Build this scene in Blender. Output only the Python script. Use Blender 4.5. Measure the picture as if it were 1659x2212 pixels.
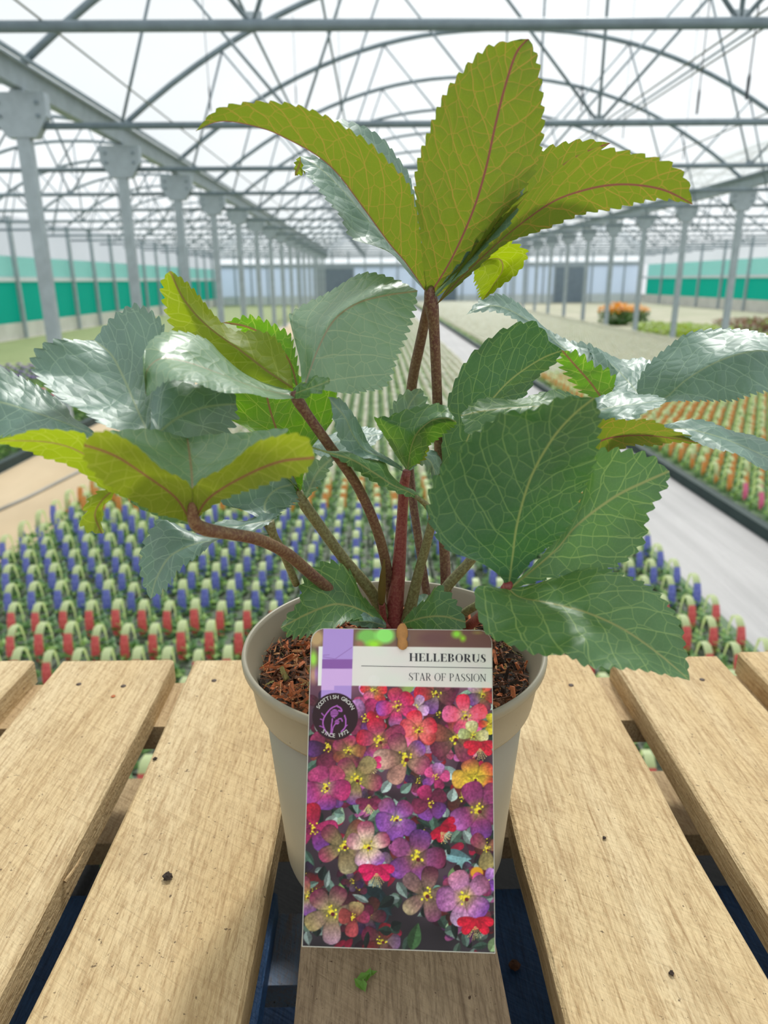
import bpy, math, random
import numpy as np
from mathutils import Vector, Matrix

for o in list(bpy.data.objects):
    bpy.data.objects.remove(o)
scn = bpy.context.scene
C = scn.collection

# ------------------------------------------------------------------ camera
F, CX, CY = 1534.0, 829.5, 1106.0
H = 1.429                    # camera height above the greenhouse floor
DECK = H - 0.333             # top of the wooden pallet


def cam_basis(vp=(810, 605), roll=0.011):
    y = np.array([(vp[0] - CX) / F, -(vp[1] - CY) / F, 1.0]); y /= np.linalg.norm(y)
    z = np.array([-roll, 1, 0.0]); z -= y * z.dot(y); z /= np.linalg.norm(z)
    x = np.cross(z, y)
    return np.stack([x, y, z], 1)


CM = cam_basis()


def P(px, py, y):
    """pixel (1659x2212 frame) at forward distance y (metres) -> world point"""
    d = CM.T @ np.array([(px - CX) / F, -(py - CY) / F, 1.0])
    p = d * (y / d[1])
    return np.array([p[0], p[1], p[2] + H])


def PZ(px, py, z):
    """pixel on the horizontal plane of world height z -> world point"""
    d = CM.T @ np.array([(px - CX) / F, -(py - CY) / F, 1.0])
    p = d * ((z - H) / d[2])
    return np.array([p[0], p[1], p[2] + H])


cam_d = bpy.data.cameras.new('camera')
cam = bpy.data.objects.new('camera', cam_d); C.objects.link(cam)
cam_d.sensor_fit = 'VERTICAL'; cam_d.sensor_height = 36.0; cam_d.sensor_width = 27.0
cam_d.lens = F / 2212.0 * 36.0
cam_d.clip_start = 0.02; cam_d.clip_end = 300
cam_d.dof.use_dof = True; cam_d.dof.focus_distance = 0.385; cam_d.dof.aperture_fstop = 10.5
r_, u_, f_ = CM[0], CM[1], CM[2]
cam.matrix_world = Matrix(((r_[0], u_[0], -f_[0], 0), (r_[1], u_[1], -f_[1], 0), (r_[2], u_[2], -f_[2], H), (0, 0, 0, 1)))
scn.camera = cam

# ------------------------------------------------------------------ light
world = bpy.data.worlds.new('World'); scn.world = world; world.use_nodes = True
bg = world.node_tree.nodes['Background']
bg.inputs[0].default_value = (0.93, 0.97, 1.0, 1); bg.inputs[1].default_value = 0.92
sun_d = bpy.data.lights.new('sun', 'SUN'); sun_d.energy = 4.6; sun_d.angle = math.radians(7); sun_d.color = (1.0, 0.965, 0.9)
sun = bpy.data.objects.new('sun', sun_d); C.objects.link(sun)
sun_dir = Vector((0.16, 0.72, 0.85)).normalized()      # towards the sun: ahead, a little right, high
sun.rotation_euler = sun_dir.to_track_quat('Z', 'Y').to_euler()
sun.location = (2, 10, 12)
vs = scn.view_settings
vs.view_transform = 'Standard'; vs.look = 'None'; vs.gamma = 1.0; vs.exposure = 0.0; vs.use_curve_mapping = False

# ------------------------------------------------------------------ helpers
rng = np.random.default_rng(7)
random.seed(7)


def mesh(name, v, f, smooth=False):
    me = bpy.data.meshes.new(name)
    v = np.asarray(v, dtype=np.float32).reshape(-1, 3)
    if isinstance(f, np.ndarray):
        n = f.shape[1]
        me.vertices.add(len(v)); me.vertices.foreach_set('co', v.ravel())
        me.loops.add(f.size); me.loops.foreach_set('vertex_index', f.ravel().astype(np.int32))
        me.polygons.add(len(f)); me.polygons.foreach_set('loop_start', np.arange(0, f.size, n, dtype=np.int32))
        me.update(calc_edges=True)
    else:
        me.from_pydata([tuple(map(float, p)) for p in v], [], f); me.update()
    if smooth:
        me.polygons.foreach_set('use_smooth', [True] * len(me.polygons))
    return me


class MB:
    """collects verts and faces of ONE mesh object"""
    def __init__(s): s.v = []; s.f = []; s.m = []

    def add(s, v, f, m=0):
        b = len(s.v); s.v += [tuple(map(float, p)) for p in v]
        s.f += [tuple(i + b for i in q) for q in f]; s.m += [m] * len(f); return s

    def box(s, lo, hi, m=0):
        (a, b, c), (d, e, g) = lo, hi
        v = [(a, b, c), (d, b, c), (d, e, c), (a, e, c), (a, b, g), (d, b, g), (d, e, g), (a, e, g)]
        return s.add(v, [(3, 2, 1, 0), (4, 5, 6, 7), (0, 1, 5, 4), (1, 2, 6, 5), (2, 3, 7, 6), (3, 0, 4, 7)], m)

    def tube(s, pts, r, n=8, m=0):
        pts = [Vector(p) for p in pts]
        if not hasattr(r, '__len__'): r = [r] * len(pts)
        ref = Vector((0.123, 0.31, 0.94)).normalized()
        rings = []
        for i, p in enumerate(pts):
            t = (pts[min(i + 1, len(pts) - 1)] - pts[max(i - 1, 0)]).normalized()
            if abs(t.dot(ref)) > 0.97: ref = Vector((1, 0, 0.1)).normalized()
            a = t.cross(ref).normalized(); b = t.cross(a)
            rings.append([p + (a * math.cos(k * 2 * math.pi / n) + b * math.sin(k * 2 * math.pi / n)) * r[i] for k in range(n)])
        v = [q for ring in rings for q in ring]; f = []
        for i in range(len(pts) - 1):
            for k in range(n):
                f.append((i * n + k, i * n + (k + 1) % n, (i + 1) * n + (k + 1) % n, (i + 1) * n + k))
        f.append(tuple(range(n - 1, -1, -1))); f.append(tuple((len(pts) - 1) * n + k for k in range(n)))
        return s.add(v, f, m)

    def lathe(s, prof, n=96, m=0, close=False):
        v = []; f = []
        for (r, z) in prof:
            for k in range(n):
                a = 2 * math.pi * k / n; v.append((r * math.cos(a), r * math.sin(a), z))
        for i in range(len(prof) - 1):
            for k in range(n):
                f.append((i * n + k, i * n + (k + 1) % n, (i + 1) * n + (k + 1) % n, (i + 1) * n + k))
        if close:
            f.append(tuple(range(n - 1, -1, -1)))
        return s.add(v, f, m)

    def mesh(s, name, smooth=False):
        me = mesh(name, s.v, s.f, smooth)
        if any(s.m): me.polygons.foreach_set('material_index', s.m)
        return me


def link(name, me, mats, parent=None, loc=(0, 0, 0), rot=None):
    o = bpy.data.objects.new(name, me); C.objects.link(o)
    if me is not None and mats is not None:
        for m in (mats if isinstance(mats, (list, tuple)) else [mats]):
            if len(me.materials) < (len(mats) if isinstance(mats, (list, tuple)) else 1): me.materials.append(m)
    o.parent = parent; o.location = tuple(map(float, loc))
    if rot is not None: o.rotation_euler = rot
    return o


def tag(o, label=None, cat=None, group=None, kind=None):
    if label: o['label'] = label
    if cat: o['category'] = cat
    if group: o['group'] = group
    if kind: o['kind'] = kind
    return o


def empty(name, loc, label=None, cat=None, group=None, kind=None):
    o = bpy.data.objects.new(name, None); C.objects.link(o); o.location = tuple(map(float, loc))
    o.empty_display_size = 0.05
    return tag(o, label, cat, group, kind)


def copy_tree(o, parent=None):
    c = o.copy(); C.objects.link(c); c.parent = parent
    for ch in o.children: copy_tree(ch, c)
    return c


# ------------------------------------------------------------------ materials
class NT:
    def __init__(s, name):
        s.mat = bpy.data.materials.new(name); s.mat.use_nodes = True
        s.t = s.mat.node_tree; s.p = s.t.nodes['Principled BSDF']; s.out = s.t.nodes['Material Output']

    def n(s, kind, **kw):
        x = s.t.nodes.new('ShaderNode' + kind)
        for k, v in kw.items(): setattr(x, k, v)
        return x

    def l(s, a, b): s.t.links.new(a, b)

    def val(s, sock, v):
        if hasattr(v, 'is_linked') or hasattr(v, 'links'): s.l(v, sock)
        else: sock.default_value = v

    def math(s, op, a, b=None, c=None, clamp=False):
        x = s.n('Math', operation=op); x.use_clamp = clamp
        s.val(x.inputs[0], a)
        if b is not None: s.val(x.inputs[1], b)
        if c is not None: s.val(x.inputs[2], c)
        return x.outputs[0]

    def mix(s, fac, a, b):
        x = s.n('Mix', data_type='RGBA')
        s.val(x.inputs[0], fac); s.val(x.inputs[6], a if hasattr(a, 'links') else (*a[:3], 1)); s.val(x.inputs[7], b if hasattr(b, 'links') else (*b[:3], 1))
        return x.outputs[2]

    def ramp(s, fac, stops):
        x = s.n('ValToRGB'); e = x.color_ramp.elements
        while len(e) < len(stops): e.new(0.5)
        for i, (p, c) in enumerate(stops): e[i].position = p; e[i].color = (*c[:3], 1)
        s.l(fac, x.inputs[0]); return x.outputs[0]

    def mapr(s, v, a, b, c=0.0, d=1.0):
        x = s.n('MapRange'); x.clamp = True; s.val(x.inputs[0], v)
        for i, q in enumerate((a, b, c, d)): x.inputs[i + 1].default_value = q
        return x.outputs[0]

    def noise(s, vec, scale, detail=3, rough=0.55, dist=0.0):
        x = s.n('TexNoise'); s.l(vec, x.inputs['Vector']); x.inputs['Scale'].default_value = scale
        x.inputs['Detail'].default_value = detail; x.inputs['Roughness'].default_value = rough; x.inputs['Distortion'].default_value = dist
        return x.outputs['Fac']

    def coord(s, which='Object', scale=(1, 1, 1), off=None):
        tc = s.n('TexCoord'); mp = s.n('Mapping'); s.l(tc.outputs[which], mp.inputs[0]); mp.inputs['Scale'].default_value = scale
        if off is not None: s.l(off, mp.inputs['Location'])
        return mp.outputs[0]

    def bump(s, height, strength=0.3, dist=0.002):
        b = s.n('Bump'); b.inputs['Strength'].default_value = strength; b.inputs['Distance'].default_value = dist
        s.l(height, b.inputs['Height']); s.l(b.outputs[0], s.p.inputs['Normal']); return b.outputs[0]

    def set(s, color=None, rough=None, metal=None, spec=None):
        if color is not None: s.val(s.p.inputs['Base Color'], color if hasattr(color, 'links') else (*color[:3], 1))
        if rough is not None: s.val(s.p.inputs['Roughness'], rough)
        if metal is not None: s.p.inputs['Metallic'].default_value = metal
        if spec is not None: s.p.inputs['Specular IOR Level'].default_value = spec
        return s


def srgb(r, g, b):
    return tuple((c / 255 / 12.92) if c / 255 <= 0.04045 else ((c / 255 + 0.055) / 1.055) ** 2.4 for c in (r, g, b))


def plain(name, col, rough=0.6, metal=0.0, var=0.12, scale=6.0, spec=0.5):
    t = NT(name); co = t.coord('Object'); n = t.noise(co, scale, 4)
    t.set(t.mix(t.mapr(n, 0.3, 0.7), tuple(c * (1 - var) for c in col), tuple(min(1, c * (1 + var)) for c in col)), rough, metal, spec)
    return t.mat


def thin(name, col, trans, fac=0.5, rough=0.5, var=0.15, scale=30):
    """thin translucent sheet such as a leaf or plastic band"""
    t = NT(name); co = t.coord('Object'); n = t.noise(co, scale, 2)
    t.set(t.mix(n, tuple(c * (1 - var) for c in col), tuple(min(1, c * (1 + var)) for c in col)), rough)
    tr = t.n('BsdfTranslucent'); tr.inputs[0].default_value = (*trans, 1)
    mx = t.n('MixShader'); mx.inputs[0].default_value = fac
    t.l(t.p.outputs[0], mx.inputs[1]); t.l(tr.outputs[0], mx.inputs[2]); t.l(mx.outputs[0], t.out.inputs[0])
    return t.mat


M = {}
M['steel'] = plain('galvanised_steel', srgb(164, 175, 182), 0.45, 0.15, 0.12, 9)
M['steel_dark'] = plain('weathered_steel', srgb(122, 137, 146), 0.5, 0.1, 0.15, 9)
M['wire'] = plain('wire', srgb(105, 110, 95), 0.5, 0.2)
M['cord'] = plain('dark_cord', srgb(52, 58, 66), 0.6)
M['screen'] = thin('green_screen', srgb(0, 190, 174), srgb(0, 208, 192), 0.65, 0.6, 0.04, 2)
M['net'] = thin('pale_green_net', srgb(176, 222, 218), srgb(190, 236, 232), 0.6, 0.6, 0.12, 4)
M['white_panel'] = plain('white_panel', srgb(215, 222, 226), 0.5, 0, 0.05, 3)
M['blue_panel'] = thin('pale_blue_sheet', srgb(216, 225, 236), srgb(222, 232, 244), 0.5, 0.5, 0.06, 2)
M['door_grey'] = plain('grey_door', srgb(120, 134, 148), 0.6)
M['pebble'] = plain('white_kick_board', srgb(206, 205, 198), 0.6, 0, 0.1, 2)


def mat_film():
    t = NT('polythene_film'); co = t.coord('Object', (0.6, 0.25, 0.6)); n = t.noise(co, 1.2, 4, 0.6, 0.6)
    tp = t.n('BsdfTransparent'); tl = t.n('BsdfTranslucent')
    t.l(t.mix(n, (0.70, 0.735, 0.755), (0.90, 0.925, 0.94)), tp.inputs[0]); tl.inputs[0].default_value = (0.93, 0.95, 0.96, 1)
    mx = t.n('MixShader'); mx.inputs[0].default_value = 0.35
    t.l(tp.outputs[0], mx.inputs[1]); t.l(tl.outputs[0], mx.inputs[2]); t.l(mx.outputs[0], t.out.inputs[0])
    return t.mat


M['film'] = mat_film()


def mat_floor(name, c1, c2, sc=(1, 1, 1), scale=2.0, rough=0.7, bump=0.15):
    t = NT(name); co = t.coord('Object', sc); n = t.noise(co, scale, 6, 0.6, 0.3); n2 = t.noise(co, scale * 9, 3)
    col = t.mix(t.mapr(n, 0.3, 0.7), c1, c2); col = t.mix(t.math('MULTIPLY', n2, 0.35), col, tuple(c * 0.75 for c in c1))
    t.set(col, rough); t.bump(n2, bump, 0.01); return t.mat


M['floor'] = mat_floor('greenhouse_floor', srgb(176, 172, 158), srgb(206, 200, 186))
M['path_l'] = mat_floor('sandy_path', srgb(192, 168, 132), srgb(206, 184, 150), (1, 0.3, 1), 1.6)
M['path_r'] = mat_floor('pale_sheet_path', srgb(160, 157, 156), srgb(186, 183, 182), (7, 0.35, 1), 1.5, 0.45, 0.3)
M['lawn'] = mat_floor('green_capillary_mat', srgb(124, 138, 82), srgb(146, 158, 100), (1, 1, 1), 3)
M['mat_pale'] = mat_floor('pale_matting', srgb(150, 152, 118), srgb(190, 182, 158), (1, 0.4, 1), 0.8)
M['bed'] = mat_floor('bed_matting', srgb(84, 108, 76), srgb(108, 132, 94), (1, 1, 1), 4)
M['edge'] = mat_floor('dark_bed_edge', srgb(28, 48, 48), srgb(44, 66, 64), (1, 1, 1), 6)


def mat_wood(name, c1, c2, c3, dirt=0.25, rough=0.7):
    t = NT(name)
    oi = t.n('ObjectInfo'); mul = t.n('VectorMath', operation='SCALE'); cmb = t.n('CombineXYZ')
    for i in range(3): t.l(oi.outputs['Random'], cmb.inputs[i])
    t.l(cmb.outputs[0], mul.inputs[0]); mul.inputs['Scale'].default_value = 37.0
    g = t.coord('Object', (1.0, 0.085, 1.0), mul.outputs[0])
    iso = t.coord('Object', (1, 1, 1), mul.outputs[0])
    big = t.noise(g, 13, 3, 0.5, 1.3)
    ring = t.math('PINGPONG', t.math('MULTIPLY', big, 8.0), 0.5)
    fine = t.noise(t.coord('Object', (1.0, 0.05, 1.0), mul.outputs[0]), 420, 4, 0.7, 0.15)
    fibre = t.noise(t.coord('Object', (1.0, 0.16, 1.0), mul.outputs[0]), 620, 3, 0.65, 0.6)
    rm = t.n('Mapping'); t.l(iso, rm.inputs[0]); rm.inputs['Rotation'].default_value = (0, 0, 0.55); rm2 = t.n('Mapping'); t.l(rm.outputs[0], rm2.inputs[0]); rm2.inputs['Scale'].default_value = (0.08, 1, 1)
    saw = t.noise(rm2.outputs[0], 300, 3, 0.6, 0.4)
    blot = t.noise(iso, 18, 4, 0.6)
    speck = t.noise(iso, 260, 3, 0.7)
    col = t.mix(t.mapr(big, 0.3, 0.7), c1, c2)
    col = t.mix(t.math('MULTIPLY', t.mapr(ring, 0.40, 0.5), 0.32), col, c3)
    col = t.mix(t.math('MULTIPLY', t.mapr(fine, 0.48, 0.7), 0.62), col, c3)
    col = t.mix(t.math('MULTIPLY', t.mapr(fibre, 0.48, 0.68), 0.5), col, c3)
    col = t.mix(t.math('MULTIPLY', t.mapr(saw, 0.58, 0.72), 0.22), col, c3)
    col = t.mix(t.math('MULTIPLY', t.mapr(blot, 0.52, 0.75), 0.3), col, tuple(c * 0.8 for c in c3))
    col = t.mix(t.math('MULTIPLY', t.mapr(speck, 0.66, 0.71), dirt), col, srgb(70, 50, 34))
    t.set(col, rough, 0, 0.3)
    hgt = t.math('ADD', t.math('ADD', t.math('MULTIPLY', fine, 0.6), t.math('MULTIPLY', fibre, 0.6)), t.math('MULTIPLY', saw, 0.7))
    t.bump(hgt, 0.9, 0.0018)
    return t.mat


M['wood'] = mat_wood('pale_pine', srgb(214, 192, 152), srgb(200, 172, 126), srgb(146, 112, 70), 0.8)
M['wood_mid'] = mat_wood('cross_pine', srgb(200, 174, 134), srgb(184, 154, 110), srgb(138, 106, 68), 0.5)
M['wood_dirty'] = mat_wood('dirty_pine', srgb(160, 140, 112), srgb(140, 118, 92), srgb(92, 72, 52), 1.0)
M['wood_gap_shade'] = mat_wood('gap_shade_pine', srgb(16, 15, 15), srgb(12, 12, 12), srgb(9, 9, 9), 0.1, 0.95)  # near-black colour stands in for the deep shade seen between pallet boards
M['wood_blue'] = mat_wood('blue_painted_board', srgb(52, 92, 140), srgb(36, 72, 118), srgb(24, 48, 84), 0.4, 0.55)
M['wood_bluepale'] = mat_wood('worn_blue_board', srgb(150, 166, 184), srgb(120, 140, 168), srgb(150, 128, 104), 1.0, 0.6)
M['nail'] = plain('nail_head', srgb(70, 52, 40), 0.6)

# ------------------------------------------------------------------ greenhouse shell
GX0, GX1 = -2.95, 6.77            # the two gutter lines of the middle bay
HG = 1.66                         # gutter top above the camera
TIE = 0.755 * HG
RISE = 1.06 * HG
SP = 2.46; Y0 = 4.27              # truss spacing, first truss
NF = 17
YEND = Y0 + SP * NF               # end wall
WL, WR = -9.6, 16.4               # side walls
ORD = ['nearest', 'second', 'third', 'fourth', 'fifth', 'sixth', 'seventh', 'eighth', 'ninth', 'tenth', 'eleventh', 'twelfth', 'thirteenth', 'fourteenth', 'fifteenth', 'sixteenth', 'seventeenth', 'eighteenth', 'nineteenth', 'twentieth']
ORD += ['twenty-' + q for q in ['first'] + ORD[1:9]] + ['thirtieth'] + ['thirty-' + q for q in ['first'] + ORD[1:9]]

# floor and paths
fl = MB().box((-14, -6, -0.2), (22, YEND + 1, 0)).mesh('floor')
tag(link('floor', fl, M['floor']), 'pale greenhouse floor between the beds', 'floor', kind='structure')


def strip(name, x0, x1, y0, y1, z, m, label, h=0.006):
    o = link(name, MB().box((x0, y0, 0), (x1, y1, h)).mesh(name), m, loc=(0, 0, z))
    return tag(o, label, name.replace('_', ' '), kind='structure')


strip('path', -2.95, -1.98, -3, YEND, 0.0, M['path_l'], 'sandy beige path left of the central bed')
strip('path', 1.52, 2.2, -3, YEND, 0.0, M['path_r'], 'pale grey streaked path right of the central bed')
strip('bed_matting', -1.98, 1.52, 0.62, YEND, 0.0, M['bed'], 'dark matting under the central bed', 0.005)
strip('bed_matting', 2.26, 6.55, 1.0, YEND, 0.0, M['bed'], 'dark matting under the right hand bed', 0.005)
strip('bed_matting', -6.2, -3.02, 3.0, 11.5, 0.0, M['bed'], 'dark matting under the left hand bed', 0.005)
strip('matting_strip', -9.5, -3.1, 12.0, YEND, 0.0, M['lawn'], 'green matting strip at foot of the left wall', 0.005)
strip('matting_strip', 7.2, 16.2, 10, YEND, 0.0, M['mat_pale'], 'pale matting across the right hand bay', 0.005)
for nm, x, lab in (('bed_edge', 2.2, 'dark green raised edge of the right hand bed'), ('bed_edge', -3.03, 'dark raised edge of the left hand bed')):
    o = link(nm, MB().box((0, 0.8 if x > 0 else 3.0, 0), (0.06, YEND if x > 0 else 11.5, 0.075)).mesh(nm), M['edge'], loc=(x, 0, 0))
    tag(o, lab, 'edging', kind='structure')
M['pipe'] = plain('grey_pipe', srgb(150, 146, 138), 0.5)
tag(link('hose_pipe', MB().tube([PZ(-60, 1128, 0.012), PZ(60, 1075, 0.012), PZ(165, 1022, 0.012), PZ(240, 985, 0.012)], 0.014, 8).mesh('hose_pipe', True), M['pipe']), 'pale grey pipe lying along the sandy path', 'pipe')

# roof film over each bay
BAYS = [('middle', GX0, GX1), ('left', WL, GX0), ('right', GX1, WR)]


def arch_z(s, rise): return rise * (1 - abs(s) ** 2.15)


def bay_rise(x0, x1): return RISE * (x1 - x0) / (GX1 - GX0)


for k, (nm, x0, x1) in enumerate(BAYS):
    xs = np.linspace(-1, 1, 33); ys = np.linspace(-5, YEND + 0.3, 30)
    v = []; f = []
    for j, y in enumerate(ys):
        for s in xs:
            v.append(((x0 + x1) / 2 + s * (x1 - x0) / 2, y, H + HG + 0.06 + arch_z(s, bay_rise(x0, x1)) + 0.012 * math.sin(9 * s + 1.7 * j)))
    for j in range(len(ys) - 1):
        for i in range(32):
            a = j * 33 + i; f.append((a, a + 1, a + 34, a + 33))
    o = link('ceiling_' + nm, mesh('roof_film', v, f, True), M['film'])
    tag(o, 'milky plastic film roof over the %s bay' % nm, 'roof', kind='structure')


# roof trusses
def truss_parts(x0, x1):
    xm, hf = (x0 + x1) / 2, (x1 - x0) / 2; rise = bay_rise(x0, x1)
    az = lambda s: HG + arch_z(s, rise)
    out = [('arch', MB().tube([(xm + s * hf, 0, az(s) - 0.06 * (1 - abs(s))) for s in np.linspace(-0.985, 0.985, 33)], 0.031, 8).mesh('arch', True), 'steel_dark')]
    out.append(('tie_bar', MB().tube([(x0 + 0.07, 0, TIE), (x1 - 0.07, 0, TIE)], 0.028, 8).mesh('tie_bar', True), 'steel_dark'))
    for a, b in ((0, 0.0), (0, 0.36), (0, -0.36), (0.52, 0.36), (-0.52, -0.36), (0.52, 0.74), (-0.52, -0.74), (0.83, 0.74), (-0.83, -0.74)):
        out.append(('strut', MB().tube([(xm + a * hf, 0, TIE), (xm + b * hf, 0, az(b) - 0.05)], 0.013, 6).mesh('strut', True), 'steel_dark'))
    for s in (0.0, 0.52, -0.52):
        out.append(('joint_plate', MB().box((xm + s * hf - 0.05, -0.008, TIE - 0.02), (xm + s * hf + 0.05, 0.008, TIE + 0.06)).mesh('joint_plate'), 'steel'))
    return out


for nm, x0, x1 in BAYS:
    parts = truss_parts(x0, x1); root = None
    for k in range(0, NF):
        if nm != 'middle' and k < 1: continue
        yk = Y0 + SP * k
        if root is None:
            t = empty('roof_truss', (0, yk, H)); root = t
            for pn, me, mk in parts: link(pn, me, M[mk], t)
        else:
            t = copy_tree(root); t.location = (0, yk, H)
        tag(t, 'grey steel arched roof truss over %s bay, %s from the camera' % (nm, ORD[k] if nm == 'middle' else ORD[k - 1]), 'roof truss', 'arched roof trusses')

# gutters and posts
for nm, x in (('left', GX0), ('right', GX1)):
    g = empty('roof_gutter', (x, 0, H + HG), 'long steel gutter beam along the %s row of posts' % nm, 'gutter')
    b = MB(); zz = [(-0.11, 0.03), (-0.07, 0.03), (-0.05, -0.13), (0.05, -0.13), (0.07, 0.03), (0.11, 0.03), (0.11, 0.05), (-0.11, 0.05)]
    v = [(a, y, c) for y in (-5, YEND) for a, c in zz]; n = len(zz)
    b.add(v, [(i, (i + 1) % n, n + (i + 1) % n, n + i) for i in range(n)] + [tuple(range(n)), tuple(range(2 * n - 1, n - 1, -1))])
    link('channel', b.mesh('channel'), M['steel'], g)
    for dx in (-0.17, 0.17):
        link('film_clip_rail', MB().box((dx - 0.012, -5, 0.03), (dx + 0.012, YEND, 0.06)).mesh('rail'), M['steel_dark'], g)
    proto = None
    for k in range(0, NF):
        yk = Y0 + SP * k
        if proto is None:
            p = empty('support_post', (x, yk, 0)); proto = p
            top = H + HG - 0.14
            link('shaft', MB().box((-0.055, -0.04, 0), (0.055, 0.04, top)).mesh('shaft'), M['steel'], p)
            link('base_plate', MB().box((-0.1, -0.1, 0), (0.1, 0.1, 0.012)).mesh('base_plate'), M['steel'], p)
            br = link('bracket', MB().add([(-0.23, -0.05, top - 0.02), (0.23, -0.05, top - 0.02), (0.23, -0.05, top - 0.2), (0.12, -0.05, top - 0.36), (-0.12, -0.05, top - 0.36), (-0.23, -0.05, top - 0.2),
                                            (-0.23, 0.05, top - 0.02), (0.23, 0.05, top - 0.02), (0.23, 0.05, top - 0.2), (0.12, 0.05, top - 0.36), (-0.12, 0.05, top - 0.36), (-0.23, 0.05, top - 0.2)],
                                           [(5, 4, 3, 2, 1, 0), (6, 7, 8, 9, 10, 11)] + [(i, (i + 1) % 6, 6 + (i + 1) % 6, 6 + i) for i in range(6)]).mesh('bracket'), M['steel'], p)
            for bx, bz in ((-0.16, -0.1), (0.16, -0.1), (-0.16, -0.2), (0.16, -0.2)):
                link('bolt', MB().tube([(bx, -0.07, top + bz), (bx, -0.05, top + bz)], 0.016, 6).mesh('bolt'), M['steel_dark'], br)
        else:
            p = copy_tree(proto); p.location = (x, yk, 0)
        tag(p, 'galvanised steel post under the %s gutter, %s from the camera' % (nm, ORD[k]), 'post', 'posts of the %s row' % nm)

# long runs: purlins under the film and wires at tie height
for i, (x, r, nm, lab) in enumerate(((-1.31, 0.018, 'purlin', 'dark steel purlin running down the roof left of the tall leaf'), (-0.55, 0.016, 'purlin', 'dark steel purlin running down the roof near the ridge'), (4.6, 0.016, 'purlin', 'steel purlin running down the right slope of the roof'))):
    s = (x - (GX0 + GX1) / 2) / ((GX1 - GX0) / 2)
    z = H + HG + arch_z(s, RISE) - 0.06 * (1 - abs(s)) - 0.045
    tag(link(nm, MB().tube([(0, 0, 0), (0, YEND + 3, 0)], r, 6).mesh(nm, True), M['steel_dark'], loc=(x, -3, z)), lab, 'purlin', 'roof purlins')
for x, z, lab in ((2.02, TIE + 0.05, 'taut straight wire strung lengthwise beside the tall leaf'), (2.16, TIE + 0.05, 'taut wire running parallel close to its twin above the right leaves'), (3.3, TIE + 0.05, 'taut lengthwise wire at far right of the tie bars'), (-1.7, TIE + 0.03, 'taut lengthwise wire over the left side of the bay')):
    tag(link('support_wire', MB().tube([(0, 0, 0), (0, YEND + 3, 0)], 0.006, 5).mesh('support_wire'), M['wire'], loc=(x, -3, H + z)), lab, 'wire', 'lengthwise wires')


# hanging cords (pixel of top and of foot at a distance)
def az_at(x):
    s = (x - (GX0 + GX1) / 2) / ((GX1 - GX0) / 2); return H + HG + arch_z(s, RISE) - 0.09
for px, py, yk, w, lab in ((455, 240, Y0 + SP, 0.006, 'thin dark cord hanging from the roof above the arching left leaf'), (640, 225, Y0 + SP * 2, 0.006, 'thin cord hanging straight down beside the left purlin'),
                           (1505, 247, Y0 + SP, 0.009, 'thick dark cord hanging down to the right tie bar'), (1612, 215, Y0 + SP, 0.012, 'short dark hanging cord with a thick end at far right'),
                           (1255, 240, Y0 + SP, 0.006, 'thin cord hanging to the middle tie bar right of the tall leaf'), (1345, 300, Y0 + SP * 2, 0.005, 'fine cord hanging between two arches on the right'),
                           (1475, 345, Y0 + SP * 2, 0.005, 'fine cord hanging above the right green leaf'), (735, 235, Y0 + SP * 2, 0.005, 'fine cord hanging just left of the ridge')):
    b = P(px, py, yk)
    top = az_at(b[0]) - b[2]
    b2 = MB().tube([(0, 0, 0), (0, 0, 0.16), (0, 0, 0.2), (0, 0, top)], [w, w * 1.2, w * 0.5, w * 0.5], 6).mesh('hanging_cord')
    tag(link('hanging_cord', b2, M['cord'], loc=b), lab, 'cord', 'hanging cords')

# side walls
for nm, x, zb, zt, zn, pw in (('left', WL, 0.42, 1.46, 2.1, 1.85), ('right', WR, 0.5, 1.4, 2.2, 2.46)):
    w = empty('wall_' + nm, (x, 0, 0), '%s wall of green screen panels between steel posts' % nm, 'wall', kind='structure')
    sg = 1 if nm == 'left' else -1
    ya = -4.0 if nm == 'left' else 8.0
    link('kick_board', MB().box((-0.03, ya, 0), (0.03, YEND, zb)).mesh('kick_board'), M['pebble'], w)
    link('white_rail', MB().box((-0.03, ya, zt), (0.04, YEND, zt + 0.12)).mesh('white_rail'), M['white_panel'], w)
    link('wall_film', MB().box((-0.01, ya, zn), (0.01, YEND, H + HG)).mesh('wall_film'), M['film'], w)
    n = int((YEND - ya) / pw)
    pm = MB().box((-0.01, 0.05, zb), (0.01, pw - 0.05, zt)).mesh('screen_panel'); nm_ = MB().box((-0.008, 0.05, zt + 0.12), (0.008, pw - 0.05, zn)).mesh('net_panel')
    po = MB().box((-0.05, -0.05, 0), (0.05, 0.05, H + HG)).mesh('wall_post')
    for i in range(n):
        link('screen_panel', pm, M['screen'], w, (0, ya + i * pw, 0))
        link('net_panel', nm_, M['net'], w, (0, ya + i * pw, 0))
        link('wall_post', po, M['steel'], w, (sg * 0.06, ya + i * pw, 0))

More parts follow.
